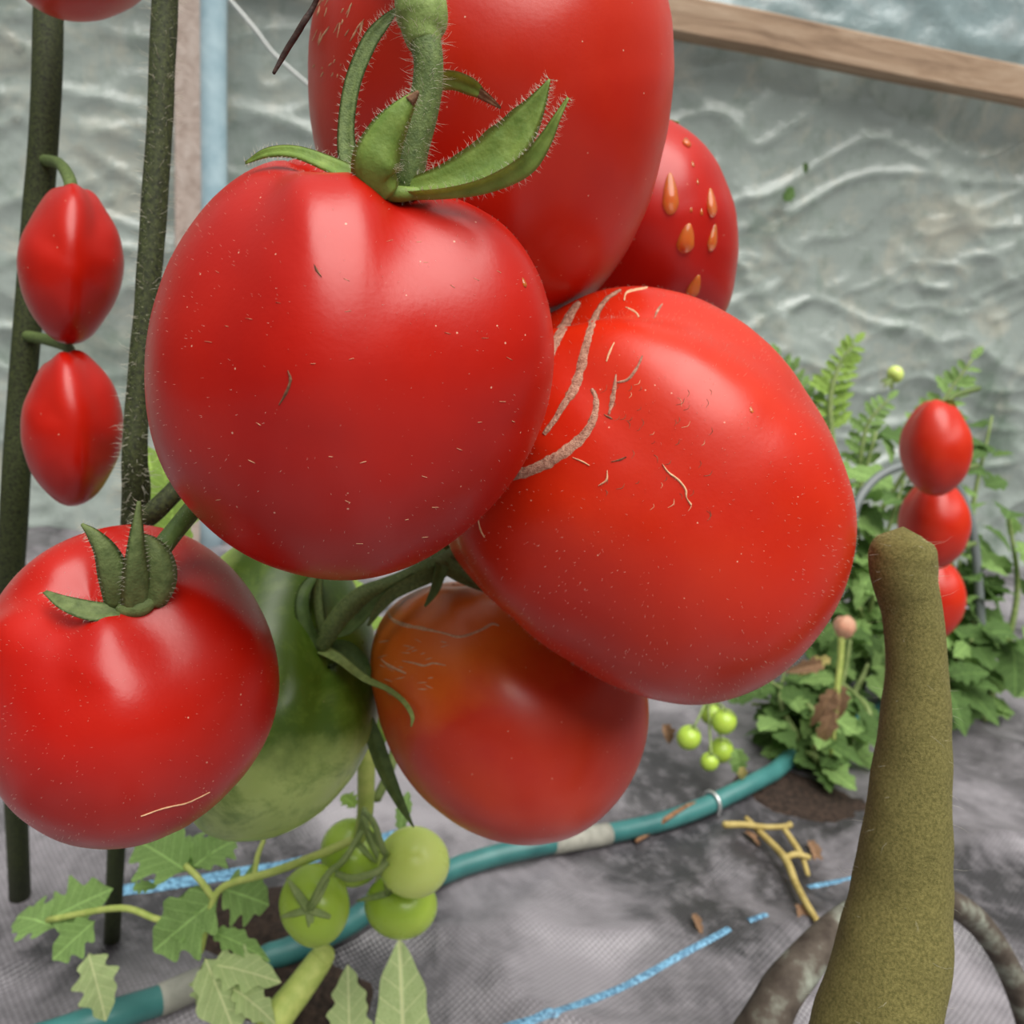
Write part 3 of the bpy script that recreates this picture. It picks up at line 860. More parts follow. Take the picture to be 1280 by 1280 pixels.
sepal([(440, 215, da + .001, 30), (434, 165, da + .002, 22), (442, 105, da + .002, 21), (462, 55, da + .002, 20), (480, 30, da + .002, 15), (497, 11, da + .002, 5)], M['stalk'], r1, twist=0.3, cup=.5, thick=.0022, hair=10)
sepal([(518, 215, da + .004, 26), (528, 150, da + .008, 26), (536, 108, da + .009, 24), (562, 99, da + .009, 23), (590, 108, da + .009, 21), (606, 120, da + .008, 11), (625, 134, da + .007, 3)], M['sepal'], r1, twist=-0.3, cup=.3, hair=4)
sepal([(600, 116, da + .0078, 13), (612, 124, da + .0074, 10), (626, 135, da + .007, 3)], M['brown_tip'], r1, 'dry_tip', twist=-.3, cup=.3, thick=.0008, sub=3)
sepal([(500, 236, da - .001, 18), (545, 228, da - .003, 34), (590, 212, da - .004, 50), (630, 186, da - .005, 58), (655, 155, da - .006, 44), (674, 125, da - .007, 22), (687, 99, da - .008, 3)], M['sepal'], r1, twist=(.5, .2), cup=.2, hair=14, wav=.05)
sepal([(500, 244, da - .002, 12), (560, 240, da - .0045, 16), (610, 229, da - .006, 22), (655, 206, da - .008, 27), (680, 175, da - .009, 20), (695, 148, da - .010, 11), (710, 122, da - .0105, 4)], M['sepal'], r1, twist=(-.6, -.3), cup=.35, hair=10)
sepal([(484, 248, da - .004, 44), (468, 228, da - .0065, 62), (466, 200, da - .0085, 64), (478, 170, da - .009, 52), (494, 146, da - .0095, 38), (509, 128, da - .0095, 22), (522, 115, da - .0095, 6)], M['sepal'], r1, twist=.25, cup=-.6, thick=.0009, hair=6, label='broad sepal curling up towards the camera')
sepal([(511, 126, da - .0097, 15), (517, 120, da - .0097, 11), (523, 114, da - .0097, 4)], M['brown_tip'], r1, 'dry_tip', twist=.25, cup=-.5, thick=.001, sub=3)
# the green disc the sepals grow from
tube('calyx_disc', [(446, 228, da - .002, 6), (465, 237, da - .0025, 14), (490, 242, da - .0025, 20), (515, 242, da - .002, 16), (540, 238, da - .001, 6)], M['sepal'], r1, n=14)

# T7 calyx
r7 = TOM['T7']['root']
q, _ = hit('T7', 172, 752); d7 = to_px(q)[2]
o, W_, R_ = tube('stalk', [(262, 612, d7 + .016, 26), (238, 640, d7 + .011, 24), (212, 672, d7 + .005, 24), (190, 702, d7 + .001, 28), (174, 735, d7, 34)], M['sepal_dark'], r7, n=16, ridge=.04, label='dark green fruit stalk')
hairs(W_, R_, 300, .0009, .00002, o, M['hair'])
sepal([(186, 756, d7 - .001, 34), (197, 728, d7 - .003, 40), (197, 702, d7 - .0045, 36), (186, 682, d7 - .005, 26), (172, 668, d7 - .005, 8)], M['sepal_olive'], r7, twist=.2, cup=-.55, hair=8, thick=.001)
sepal([(172, 762, d7 - .002, 36), (172, 728, d7 - .0055, 34), (171, 694, d7 - .008, 24), (172, 660, d7 - .0085, 15), (174, 626, d7 - .0085, 5)], M['sepal_olive'], r7, twist=-.15, cup=-.55, hair=8, thick=.001)
sepal([(150, 758, d7 - .002, 36), (143, 722, d7 - .006, 38), (132, 690, d7 - .008, 28), (116, 668, d7 - .009, 16), (102, 655, d7 - .009, 4)], M['sepal_olive'], r7, twist=.1, cup=-.4, thick=.001, hair=5)
sepal([(150, 764, d7 - .002, 20), (118, 766, d7 - .004, 28), (84, 756, d7 - .004, 22), (56, 740, d7 - .002, 6)], M['sepal_olive'], r7, twist=-.5, cup=.3, thick=.001, hair=5)
tube('calyx_disc', [(138, 756, d7, 14), (158, 760, d7 - .001, 24), (178, 758, d7 - .001, 24), (198, 744, d7, 10)], M['sepal_olive'], r7, n=14)

# T6 calyx and the branch between T5 and T6
r6 = TOM['T6']['root']
q, _ = hit('T6', 405, 815); d6 = to_px(q)[2]
o, W_, R_ = tube('stalk', [(403, 808, d6 - .001, 20), (415, 785, d6 - .004, 24), (433, 762, d6 - .004, 26), (455, 746, d6 - .002, 28), (480, 738, d6 + .003, 30), (510, 724, d6 + .009, 26), (545, 704, d6 + .013, 26), (575, 685, d6 + .018, 24)], M['stalk'], r6, n=16, ridge=.05, label='green fruit stalk with swollen knuckle')
hairs(W_, R_, 250, .0009, .00002, o, M['hair'])
sepal([(405, 812, d6 - .002, 18), (388, 790, d6 - .003, 22), (380, 760, d6 - .002, 22), (384, 735, d6 + .002, 18), (400, 715, d6 + .006, 6)], M['sepal_dark'], r6, twist=.6, cup=.4, hair=3)
sepal([(408, 810, d6 - .002, 12), (400, 780, d6 - .002, 14), (396, 745, d6 + .001, 14), (400, 715, d6 + .004, 8)], M['stalk'], r6, twist=-.6, cup=.4)
def d5s(x, y): return to_px(hit('T5', x, y)[0])[2] - .003
sepal([(402, 812, d6 - .002, 16), (425, 825, d6 - .006, 13), (455, 848, d5s(476, 852) + .002, 10), (485, 862, d5s(485, 862), 8), (505, 878, d5s(505, 878), 7), (515, 895, d5s(515, 895), 6), (514, 908, d5s(514, 908), 2)], M['stalk_pale'], r6, twist=.4, cup=.3, label='long thin pale sepal')
sepal([(405, 808, d6 - .001, 16), (432, 812, d6 - .001, 30), (452, 832, d6 + .001, 26), (460, 850, d6 + .003, 6)], M['sepal_dark'], r6, twist=-.4, cup=.5)
# T5 calyx
r5 = TOM['T5']['root']
d5 = 0.252
o, W_, R_ = tube('stalk', [(545, 712, d5 + .002, 30), (560, 702, d5 + .006, 28), (580, 690, d5 + .012, 26), (620, 670, d5 + .02, 24)], M['stalk'], r5, n=14)
sepal([(545, 715, d5, 20), (515, 728, d5 - .002, 20), (490, 742, d5 - .001, 17), (472, 762, d5, 12), (460, 782, d5 + .002, 4)], M['stalk'], r5, twist=.4, cup=.3)
sepal([(520, 722, d5 + .002, 14), (470, 755, d5 + .001, 16), (440, 785, d5 + .001, 12), (422, 796, d5 + .001, 3)], M['sepal_dark'], r5, twist=-.3, cup=.3)
sepal([(552, 706, d5 - .001, 18), (548, 722, d5 - .003, 15), (542, 740, d5 - .004, 11), (531, 758, d5 - .004, 3)], M['sepal_dark'], r5, twist=.2, cup=.3)
sepal([(555, 706, d5 + .001, 22), (572, 716, d5 + .002, 22), (590, 728, d5 + .004, 14), (605, 738, d5 + .006, 4)], M['stalk'], r5, twist=.2, cup=.3)
# a thin dark leaf hanging between them
o = sepal([(452, 880, .278, 10), (466, 920, .279, 20), (480, 960, .28, 20), (498, 1000, .281, 13), (517, 1034, .282, 2)], M['sepal_dark'], None, 'hanging_leaf', twist=.2, cup=.3)
tag(o, 'thin dark green leaf hanging between the green and the orange tomato', 'leaf')

# ------------------------------------------------------------------ the hairy vine on the left
vb = G(140, 1175)
vine = thing('tomato_vine', vb, 'dark hairy tomato vine stem rising past the front tomato', 'vine')
o, W_, R_ = tube('stem', [(214, -260, .232, 30), (210, -120, .23, 31), (207, -20, .23, 31), (203, 80, .23, 31), (198, 180, .23, 31), (192, 270, .23, 31), (186, 350, .23, 29), (179, 420, .23, 27), (172, 500, .23, 27), (168, 570, .23, 30), (170, 620, .235, 32), (165, 700, .25, 30), (155, 900, .31, 26)], M['vine'], vine, n=20, ridge=.03, rough=.08)
hairs(W_, R_, 4200, .0009, .00003, o, M['hair'])
hairs(W_, R_, 750, .0048, .00007, o, M['hair'], 'long_hair', .6)
g_ = G(140, 1175); gx, gy, gd = to_px(g_)
tube('stem_foot', [(155, 895, .31, 26), (148, 1010, .37, 22), (gx, gy, gd, 19)], M['vine'], vine, n=12)
# leaf stub and branches that carry the fruit
o, W_, R_ = tube('branch', [(170, 655, .225, 26), (192, 640, .222, 26), (222, 610, .225, 24), (250, 580, .232, 22)], M['vine'], vine, n=14)
hairs(W_, R_, 200, .001, .00002, o, M['hair'])
tube('branch', [(250, 580, .232, 20), (330, 560, .25, 20), (470, 620, .262, 22), (575, 685, .272, 24)], M['stalk'], vine, n=12)
tube('branch', [(212, -220, .232, 26), (320, -210, .22, 28), (440, -140, .19, 34), (512, -70, da - .001, 48), (523, -35, da - .002, 50)], M['stalk'], vine, n=14)
tube('branch', [(440, -140, .19, 30), (560, -175, .195, 30), (614, -160, .205, 36), (614, -120, .206, 40)], M['stalk'], vine, n=14)

tube('hanging_branch', [(446, 1058, .385, 16), (456, 1020, .385, 20), (458, 960, .385, 22), (460, 880, .385, 22), (450, 780, .37, 22), (380, 640, .31, 22), (250, 580, .236, 20)], M['stem_bright'], vine, n=12, label='bright green branch')

v2b = G(25, 1120); v2x, v2y, v2d = to_px(v2b)
vine2 = thing('tomato_vine', v2b, 'second dark vine stem at the far left, bearing two ripe tomatoes', 'vine')
tube('stem', [(66, -200, .30, 34), (62, -20, .30, 34), (56, 150, .30, 34), (44, 300, .305, 33), (28, 480, .31, 32), (18, 640, .32, 32), (12, 800, .36, 30), (v2x, v2y, v2d, 24)], M['vine'], vine2, n=16, rough=.06)
tube('branch', [(54, 200, .30, 14), (75, 205, .285, 14), (88, 228, .272, 16), (88, 250, .27, 16)], M['stalk'], vine2, n=10)
tube('branch', [(34, 420, .305, 14), (60, 425, .295, 14), (85, 435, .285, 14), (90, 455, .277, 14)], M['stalk'], vine2, n=10)

def back_stalk(key, via, rad=.0022):
    T = TOM[key]; A = T['anchor']; z = T['z']
    p = [(*(A - z * .002), rad * 1.5), (*(A + z * .006), rad * 1.2)] + [(*P(x, y, d), rad) for x, y, d in via]
    o, W_, R_ = wtube('stalk', p, M['stalk'], T['root'], n=12)
    u = z.orthogonal().normalized(); v = z.cross(u)
    for k in range(5):
        a = 2 * PI * k / 5 + .4
        dv = u * math.cos(a) + v * math.sin(a)
        V, Fc = [], []
        for i in range(9):
            f = i / 8
            c = A + z * (.002 + .010 * f * (1 - f) + .004 * f) + dv * (.001 + T['r'] * .42 * f)
            sd = z.cross(dv) * (.0038 * math.sin(PI * (0.22 + .76 * f)))
            for q, h in ((-1, 0), (-.5, .0006), (0, .0002), (.5, .0006), (1, 0)): V.append(c + sd * q + z * h)
        for i in range(8):
            for k2 in range(4): Fc.append((i * 5 + k2, i * 5 + k2 + 1, i * 5 + k2 + 6, i * 5 + k2 + 5))
        part('sepal', mesh('sepal', V, Fc, M['sepal']), T['root'])
back_stalk('T3', [(790, 40, .300), (740, -90, .27), (660, -165, .215)])
back_stalk('T2', [(614, -185, .209)])
back_stalk('T8', [(130, -200, .245), (205, -230, .234)])

# dry twig at the top
o, _, _ = tube('dry_twig', [(415, -45, .155, 5), (400, -12, .155, 6), (392, 8, .156, 6.5), (380, 28, .156, 8), (366, 50, .157, 8), (353, 72, .158, 7), (342, 92, .158, 4)], M['twig'], None, n=10, rough=.2)
tag(o, 'thin dark brown dry twig hanging at the top', 'twig')
_twig = o
tube('twig_stub', [(402, -8, .155, 5), (392, -3, .1555, 5), (380, -4, .156, 4)], M['twig'], _twig, n=8)

# ------------------------------------------------------------------ thick olive stem on the right
fs = thing('thick_stem', P(1100, 1290, .2), 'thick olive-brown felted stem stub in the right foreground', 'stem')
o, W_, R_ = tube('stem', [(1128, 668, .20, 40), (1127, 680, .20, 70), (1128, 700, .20, 78), (1132, 730, .20, 74), (1140, 770, .20, 68), (1145, 840, .20, 72), (1143, 910, .20, 82), (1138, 980, .20, 92), (1132, 1050, .20, 104), (1126, 1120, .20, 116), (1116, 1190, .198, 130), (1100, 1260, .196, 140), (1080, 1340, .194, 150)], M['fuzz_stem'], fs, n=40, rough=.05)
hairs(W_, R_, 26000, .0007, .00003, o, M['hair_olive'], 'felt')
hairs(W_, R_, 90, .006, .00003, o, M['hair'], 'long_hair', .6)

# ------------------------------------------------------------------ hose and other things on the ground
def mat_hose():
    m, t, b, o = newmat('teal_hose')
    co = coord(t)
    t.links.new(ramp(t, tex_noise(t, co, 25, 5), [(0.3, (0.012, 0.085, 0.085)), (0.7, (0.05, 0.20, 0.19))]), b.inputs['Base Color'])
    b.inputs['Roughness'].default_value = 0.42
    return m
M['hose'] = mat_hose()
M['hose_grey'] = mat_noise('grey_hose_sleeve', (0.20, 0.20, 0.17), (0.36, 0.35, 0.30), 60, 0.6, 0.3)
hp = [(60, 1296), (130, 1272), (200, 1250), (260, 1225), (330, 1200), (400, 1172), (460, 1140), (530, 1102), (600, 1075), (680, 1056), (760, 1042), (830, 1026), (890, 1004), (950, 974), (1010, 942), (1070, 905), (1130, 866)]
hr = 0.0078
hs_ = crom([(*G(x, y, hr), 0) for x, y in [(-120, 1350)] + hp + [(1220, 800)]], 8)
hroot = thing('garden_hose', G(640, 1062), 'teal green garden hose lying across the ground fabric', 'hose')
wp = [(p[0], p[1], max(p[2], hgt(p[0], p[1]) + hr * .93), hr) for p in hs_]
W_ = [Vector(p[:3]) for p in wp]
V, Fc = tube_vf(W_, [hr] * len(W_), 18)
hbody = part('hose_body', mesh('hose_body', V, Fc, M['hose']), hroot)
def sleeve(px0, px1, name, mat, label):
    seg = [w_ for w_ in W_ if px0 <= to_px(w_)[0] <= px1]
    V, Fc = tube_vf(seg, [hr * 1.09] * len(seg), 18)
    part(name, mesh(name, V, Fc, mat), hroot, None, label)
sleeve(195, 270, 'sleeve', M['hose_grey'], 'grey sleeve')
sleeve(690, 765, 'sleeve', M['hose_grey'], 'pale grey sleeve')
m, t, b, o = newmat('wire'); b.inputs['Base Color'].default_value = (0.7, 0.7, 0.7, 1); b.inputs['Metallic'].default_value = .8; b.inputs['Roughness'].default_value = .35; M['wire'] = m
ci = min(range(len(W_)), key=lambda i: abs(to_px(W_[i])[0] - 888))
cc_, ct = W_[ci], (W_[ci + 1] - W_[ci - 1]).normalized()
cs = ct.cross(Vector((0, 0, 1))).normalized()
pts = []
for k in range(13):
    a = -0.35 + (PI + 0.7) * k / 12
    p = cc_ + cs * math.cos(a) * hr * 1.2 + Vector((0, 0, math.sin(a) * hr * 1.25))
    pts.append((*p, .0016))
pts = [(pts[0][0], pts[0][1], pts[0][2] - .008, .0016)] + pts + [(pts[-1][0], pts[-1][1], pts[-1][2] - .008, .0016)]
o, _, _ = wtube('wire_peg', pts, M['wire'], None, n=8, sub=3)
tag(o, 'bent wire peg holding down the teal hose', 'peg')
def ground_tube(name, pts, mat, parent=None, n=8, up=None, label=None, **kw):
    """pts (px, py, width_px, lift)"""
    q = []
    for x, y, w_, lf in pts:
        g = G(x, y, lf); r = w_ * to_px(g)[2] / F / 2
        g = G(x, y, lf + r); q.append((*g, r))
    return wtube(name, q, mat, parent, n=n, sub=6, label=label, **kw)[0]
tag(ground_tube('straw', [(795, 1052, 5, .001), (815, 1038, 6, .004), (835, 1022, 6, .012), (858, 1008, 5, .014), (872, 1003, 3, .014)], M['brown_tip']), 'thin brown straw lying over the teal hose', 'straw')
ds = thing('withered_plant', G(960, 1060), 'yellow withered plant with thin side branches lying on the fabric', 'plant')
ground_tube('main_stem', [(932, 1022, 6, .006), (950, 1040, 8, .006), (972, 1062, 9, .008), (984, 1078, 10, .008), (995, 1105, 9, .006), (1008, 1130, 9, .004), (1022, 1152, 8, .004)], M['straw'], ds)
ground_tube('side_branch', [(905, 1031, 9, .006), (930, 1031, 8, .008), (958, 1034, 7, .01), (982, 1033, 7, .012), (989, 1030, 8, .014)], M['straw'], ds)
ground_tube('side_branch', [(980, 1036, 7, .011), (995, 1058, 8, .01), (1003, 1072, 7, .008), (1010, 1094, 6, .004)], M['straw'], ds)
ground_tube('side_branch', [(982, 1072, 7, .009), (995, 1068, 8, .011), (1012, 1072, 7, .011)], M['straw'], ds)
# weathered curved stick
M['stick'] = mat_noise('lichen_stick', (0.035, 0.024, 0.017), (0.085, 0.068, 0.052), 75, .8, .7, .001, c3=(0.27, 0.29, 0.235))
o, _, _ = tube('curved_stick', [(930, 1330, .30, 62), (965, 1262, .305, 54), (1000, 1208, .315, 48), (1045, 1165, .33, 44), (1100, 1130, .35, 38), (1160, 1120, .37, 34), (1220, 1150, .39, 32), (1270, 1230, .40, 30), (1300, 1330, .40, 30)], M['stick'], None, n=16, rough=.1)
tag(o, 'bent grey-brown weathered stick arching behind the thick olive stem', 'stick')

# ------------------------------------------------------------------ leaves
def leaf_mesh(name, mat, lobes=4, depth=0.35, wid=0.34, droop=0.25, fold=0.25, nl=26, seed=0, serr=0.12):
    """unit leaf along +Y, facing +Z: lobed outline, folded midrib, puckered blade"""
    V, Fc = [], []
    K = 9
    rs = random.Random(seed)
    for i in range(nl + 1):
        t = i / nl
        env = wid * (math.sin(PI * min(1, t ** 0.72)) ** 0.75 if 0 < t < 1 else 0.02)
        lob = 1 - depth * (0.5 + 0.5 * math.cos(2 * PI * lobes * t + 0.6)) * (1 - t * 0.5)
        for k in range(K):
            f = -1 + 2 * k / (K - 1)
            sr = 1 + serr * math.sin(19 * t * (1.1 if f > 0 else 1) + (f > 0) * 1.3)
            x = f * env * lob * sr if abs(f) > .3 else f * env * lob
            y = t + 0.10 * abs(f) * (1 - t) * depth * 1.5
            z = fold * abs(x) - droop * t * t + 0.03 * noise.noise(Vector((x * 7 + seed, y * 7, 1))) + 0.02 * noise.noise(Vector((x * 18, y * 18, seed)))
            V.append((x, y, z - (0.014 if k == K // 2 else 0)))
    for i in range(nl):
        for k in range(K - 1):
            a = i * K + k
            Fc.append((a, a + 1, a + K + 1, a + K))
    return mesh(name, V, Fc, mat)
LM = {}
for nm in ('leaf', 'leaf_dark', 'leaf_pale', 'leaf_bright', 'leaf_dry', 'leaf_yellow'):
    for s in range(3):
        LM[nm, s] = leaf_mesh(nm, M[nm], lobes=3 + s, depth=.5 - .1 * s if nm != 'leaf_dry' else .3, wid=.36 - .05 * s, droop=.2 + .2 * s if nm != 'leaf_dry' else .6, fold=.2 + .3 * (nm == 'leaf_dry'), seed=s + len(nm))
LM['lance', 0] = leaf_mesh('leaf_pale', M['leaf_pale'], lobes=2, depth=.12, wid=.17, droop=.1, fold=.2, seed=5, serr=.05)
def leaf(parent, mkey, base, tip, face=None, name='leaf', fat=1.0, roll=0.0):
    """a leaf from base to tip (world points), its upper face towards face"""
    y = tip - base; L = y.length; y.normalize()
    if face is None: face = (CO - base).normalized() + Vector((0, 0, .6))
    z = (face - y * face.dot(y)).normalized(); x = y.cross(z)
    if roll:
        x, z = x * math.cos(roll) + z * math.sin(roll), z * math.cos(roll) - x * math.sin(roll)
    Mx = Matrix.Translation(base) @ (Matrix((x, y, z)).transposed().to_4x4()) @ Matrix.Diagonal((L * fat, L, L, 1))
    return part(name, LM[mkey], parent, Mx)

# ---- plant at the lower left: green cherry truss and leaves
pb = G(372, 1215)
lp = thing('tomato_plant', pb, 'pale leafy tomato plant at the bottom left with a cut yellow-green stem', 'plant')
tube('cut_stem', [(325, 1320, .37, 40), (345, 1275, .375, 40), (375, 1235, .385, 36), (400, 1200, .395, 32), (404, 1193, .395, 28)], M['stem_bright'], lp, n=16, label='cut yellow-green stem stump')
tube('side_stem', [(470, 1000, .395, 12), (488, 960, .40, 12), (500, 900, .41, 12)], M['stem_bg'], lp, n=8)
tube('leaf_stalk', [(440, 1050, .375, 10), (400, 1068, .37, 11), (340, 1090, .37, 10), (280, 1108, .37, 9), (262, 1140, .37, 9), (250, 1190, .37, 9)], M['stem_bright'], lp, n=8)
tube('leaf_stalk', [(318, 1097, .37, 7), (322, 1070, .375, 7), (330, 1050, .38, 6)], M['stem_bright'], lp, n=8)
tube('leaf_stalk', [(268, 1125, .37, 8), (250, 1100, .37, 8), (232, 1082, .375, 8)], M['stem_bright'], lp, n=8)
def Lf(k, s, a, b_, d0, d1, fat=1.0, roll=0.0, parent=None):
    leaf(parent or lp, (k, s), P(a[0], a[1], d0), P(b_[0], b_[1], d1), None, 'leaf', fat, roll)
Lf('leaf', 0, (235, 1090), (168, 1042), .375, .385, 1.3)
Lf('leaf', 1, (240, 1085), (300, 1035), .375, .40, 1.2)
Lf('leaf', 1, (250, 1088), (215, 1030), .378, .40, 1.2)
Lf('leaf', 0, (275, 1120), (180, 1195), .37, .365, 1.1, .2)
Lf('leaf', 1, (275, 1110), (345, 1130), .37, .38, 1.5, -.2)
Lf('leaf', 2, (262, 1135), (215, 1105), .372, .38, 1.3)
Lf('leaf', 2, (265, 1165), (330, 1185), .37, .365, 0.8)
Lf('leaf', 1, (250, 1160), (205, 1160), .37, .37, 1.2)
Lf('leaf_pale', 0, (255, 1195), (300, 1300), .365, .355, 0.95)
Lf('leaf_pale', 1, (262, 1205), (342, 1215), .365, .36, 1.0)
Lf('leaf_pale', 1, (258, 1205), (250, 1270), .365, .36, 0.9)
Lf('leaf_pale', 2, (290, 1235), (345, 1268), .362, .358, 1.2)
Lf('leaf_pale', 2, (437, 1320), (436, 1212), .385, .40, 1.15)
lance = part('leaf', LM['lance', 0], lp, None)
b0, t0_ = P(507, 1365, .375), P(499, 1170, .42)
y = (t0_ - b0); L = y.length; y.normalize(); f_ = (CO - b0).normalized(); z = (f_ - y * f_.dot(y)).normalized(); x = y.cross(z)
lance.matrix_basis = Matrix.Translation(-lp.location) @ Matrix.Translation(b0) @ Matrix((x, y, z)).transposed().to_4x4() @ Matrix.Diagonal((L * 1.25, L, L, 1))
Lf('leaf', 2, (400, 1190), (420, 1210), .40, .41, 1.4)
Lf('leaf_bright', 1, (445, 1010), (425, 985), .40, .41, 1.0)
Lf('leaf', 2, (500, 1040), (510, 985), .40, .41, .8)
Lf('leaf_bright', 1, (462, 880), (470, 985), .40, .41, .6)
Lf('leaf', 1, (165, 1110), (192, 1105), .38, .38, 1.0)
Lf('leaf', 0, (60, 1150), (130, 1110), .40, .40, 1.2)
Lf('leaf', 1, (70, 1160), (10, 1130), .40, .41, 1.2)
Lf('leaf', 0, (120, 1150), (60, 1200), .39, .38, 1.2)
Lf('leaf_pale', 1, (110, 1190), (135, 1275), .38, .37, 1.0)
tube('leaf_stalk', [(262, 1160, .37, 8), (200, 1150, .375, 8), (150, 1135, .38, 8), (60, 1150, .40, 8)], M['stem_bright'], lp, n=8)

def cherry(key, label, cpx, d, r, axis, mat, sep, stalk):
    rt = tomato(key, label, cpx, d, r, axis, mat, nu=40, nv=28, lobe=.01, dim=.06, wob=.01, group='small green tomatoes of the low truss', name='green_tomato')
    A = TOM[key]['anchor']; ax, ay, ad = to_px(A)
    # stalk first, then sepals
    tube('stalk', [(ax, ay, ad, 8)] + stalk, M['stem_bg'], rt, n=8)
    for sx, sy, dd, w_ in sep:
        sepal([(ax, ay, ad - .0005, w_), (ax + sx * .5, ay + sy * .5, ad - .002 + dd * .3, w_ * .9), (ax + sx, ay + sy, ad + dd, 2)], M['stem_bg'], rt, cup=.2, sub=5)
    return rt
cherry('c1', 'round pale green tomato, topmost and palest of the low truss', (517, 1078), .365, (45, 46), (-.75, .45, .5), M['cherry_pale'], [(-25, -35, .002, 8), (5, 45, -.002, 8), (-15, 35, .001, 8)], [(478, 1060, .352, 9), (468, 1030, .358, 8), (456, 1015, .37, 8)])
cherry('c2', 'oval green tomato with open calyx facing the camera, leftmost of the low truss', (393, 1132), .36, (44, 54), (.05, .35, .94), M['cherry'], [(-28, -40, .004, 11), (26, -38, .004, 11), (5, 34, .0, 10), (-36, 10, .003, 9), (34, 12, .003, 9)], [(408, 1095, .345, 8), (430, 1075, .355, 8), (452, 1040, .368, 8)])
cherry('c3', 'green tomato at the back of the low truss, behind the crossing stalks', (440, 1066), .392, (40, 44), (.3, .6, .6), M['cherry'], [(-22, 30, -.001, 8), (24, 26, -.001, 8), (0, 34, -.002, 8)], [(452, 1030, .378, 8), (456, 1010, .38, 8)])
cherry('c4', 'green tomato tucked beneath the palest one in the low truss', (501, 1132), .385, (46, 43), (-.3, .7, .6), M['cherry'], [(-14, 36, .0, 9), (12, 42, .0, 9), (-40, 10, .003, 8), (38, 5, .003, 8)], [(480, 1085, .365, 9), (462, 1050, .37, 8), (455, 1020, .375, 8)])
tube('leaf_stalk', [(420, 1092, .352, 8), (440, 1098, .350, 9), (470, 1090, .350, 9), (484, 1078, .353, 8)], M['stem_bg'], lp, n=8)
# bright leaves behind the vine and in the gaps between fruits
gp = thing('tomato_leaf', P(205, 600, .33), 'bright green leaf showing between the vine and the front tomato', 'leaf')
for a, b_ in (((215, 700), (185, 540)), ((222, 690), (205, 560)), ((230, 720), (170, 640))):
    leaf(gp, ('leaf_bright', 2), P(*a, .33), P(*b_, .33), None, 'leaflet', 1.0)
gp = thing('tomato_leaf', P(420, 800, .42), 'pale leaf glimpsed beneath the front tomato, above the unripe one', 'leaf')
for k, a, b_ in (('leaf_pale', (430, 830), (400, 710)), ('leaf_bright', (445, 820), (440, 715)), ('leaf_pale', (380, 790), (320, 690))):
    leaf(gp, (k, 1), P(*a, .42), P(*b_, .43), None, 'leaflet', 1.2)

# ---- background plants on the right
rb = random.Random(21)
def bush(label, foot, spots, n, size, keys, spread, d):
    """stems rising from foot to the spots with lobed leaflets along them"""
    t = thing('leafy_plant', G(*foot), label, 'plant')
    g = G(*foot)
    for (sx, sy, sd) in spots:
        top = P(sx, sy, sd)
        mid = g.lerp(top, .5) + Vector((rb.uniform(-.03, .03), rb.uniform(-.03, .03), .02))
        o, Wt, Rt = wtube('stem', [(*g, .004), (*mid, .0032), (*top, .0016)], M['stem_bg'], t, n=8, sub=8)
        for k in range(n):
            i = rb.randrange(3, len(Wt))
            b_ = Wt[i]
            a = rb.uniform(0, 2 * PI)
            dv = Vector((math.cos(a), math.sin(a) * .8, rb.uniform(-.5, .7))).normalized()
            L = size * rb.uniform(.6, 1.2)
            leaf(t, (rb.choice(keys), rb.randrange(3)), b_ + dv * spread * rb.uniform(0, .5), b_ + dv * (spread * .3 + L), Vector((rb.uniform(-.5, .5), -.5 + rb.uniform(-.4, .4), 1)), 'leaf', rb.uniform(.9, 1.5))
    return t
bush('tall leafy plant against the film wall, right of the scarred tomato', (1075, 870), [(1095, 540, .95), (1060, 600, .92), (1130, 600, .9), (1050, 700, .88), (1110, 680, .9), (1085, 640, .93), (1075, 760, .86), (1100, 800, .84)], 18, .045, ['leaf', 'leaf_dark', 'leaf'], .03, .9)
bush('leafy plant low on the right above the teal hose', (1020, 960), [(960, 850, .80), (1000, 880, .78), (1050, 850, .78), (1010, 800, .84), (1085, 830, .80), (1000, 940, .74), (940, 880, .82), (980, 840, .84), (1060, 920, .74)], 13, .040, ['leaf', 'leaf_dark', 'leaf_dark'], .022, .8)
bush('leafy plant at the far right edge beyond the olive stem', (1230, 900), [(1180, 560, .95), (1240, 520, .98), (1200, 700, .9), (1260, 640, .9), (1215, 800, .85), (1170, 850, .82), (1265, 800, .85), (1180, 640, .96), (1140, 760, .9)], 16, .05, ['leaf', 'leaf_dark', 'leaf_dark'], .03, .9)
# feathery leaf
ft = thing('feathery_plant', G(1090, 850), 'feathery light green fronds rising against the film wall', 'plant')
def frond(pts, d, L, n=11, key='leaf_bright'):
    c = crom([(x, y, d, w_) for x, y, w_ in pts], 8)
    o, Wt, Rt = tube('frond_stalk', [(x, y, d, w_) for x, y, w_ in pts], M['stem_bg'], ft, n=7, sub=8)
    for k in range(n):
        i = int(len(Wt) * (.35 + .62 * k / n)); b_ = Wt[i]
        t = (Wt[min(i + 1, len(Wt) - 1)] - Wt[i - 1]).normalized()
        for s in (-1, 1):
            sd = t.cross((CO - b_).normalized()).normalized() * s
            dv = (sd + t * .7 + Vector((0, rb.uniform(-.4, .4), 0))).normalized()
            ll = L * (1 - .55 * k / n) * rb.uniform(.8, 1.1)
            leaf(ft, (key, 0), b_, b_ + dv * ll, None, 'leaflet', .8, rb.uniform(-.4, .4))
    leaf(ft, (key, 0), Wt[-1], Wt[-1] + (Wt[-1] - Wt[-3]).normalized() * L * .6, None, 'leaflet', .8)
frond([(1060, 640, 8), (1042, 560, 8), (1038, 500, 7), (1050, 455, 5), (1068, 430, 3)], .93, .035)
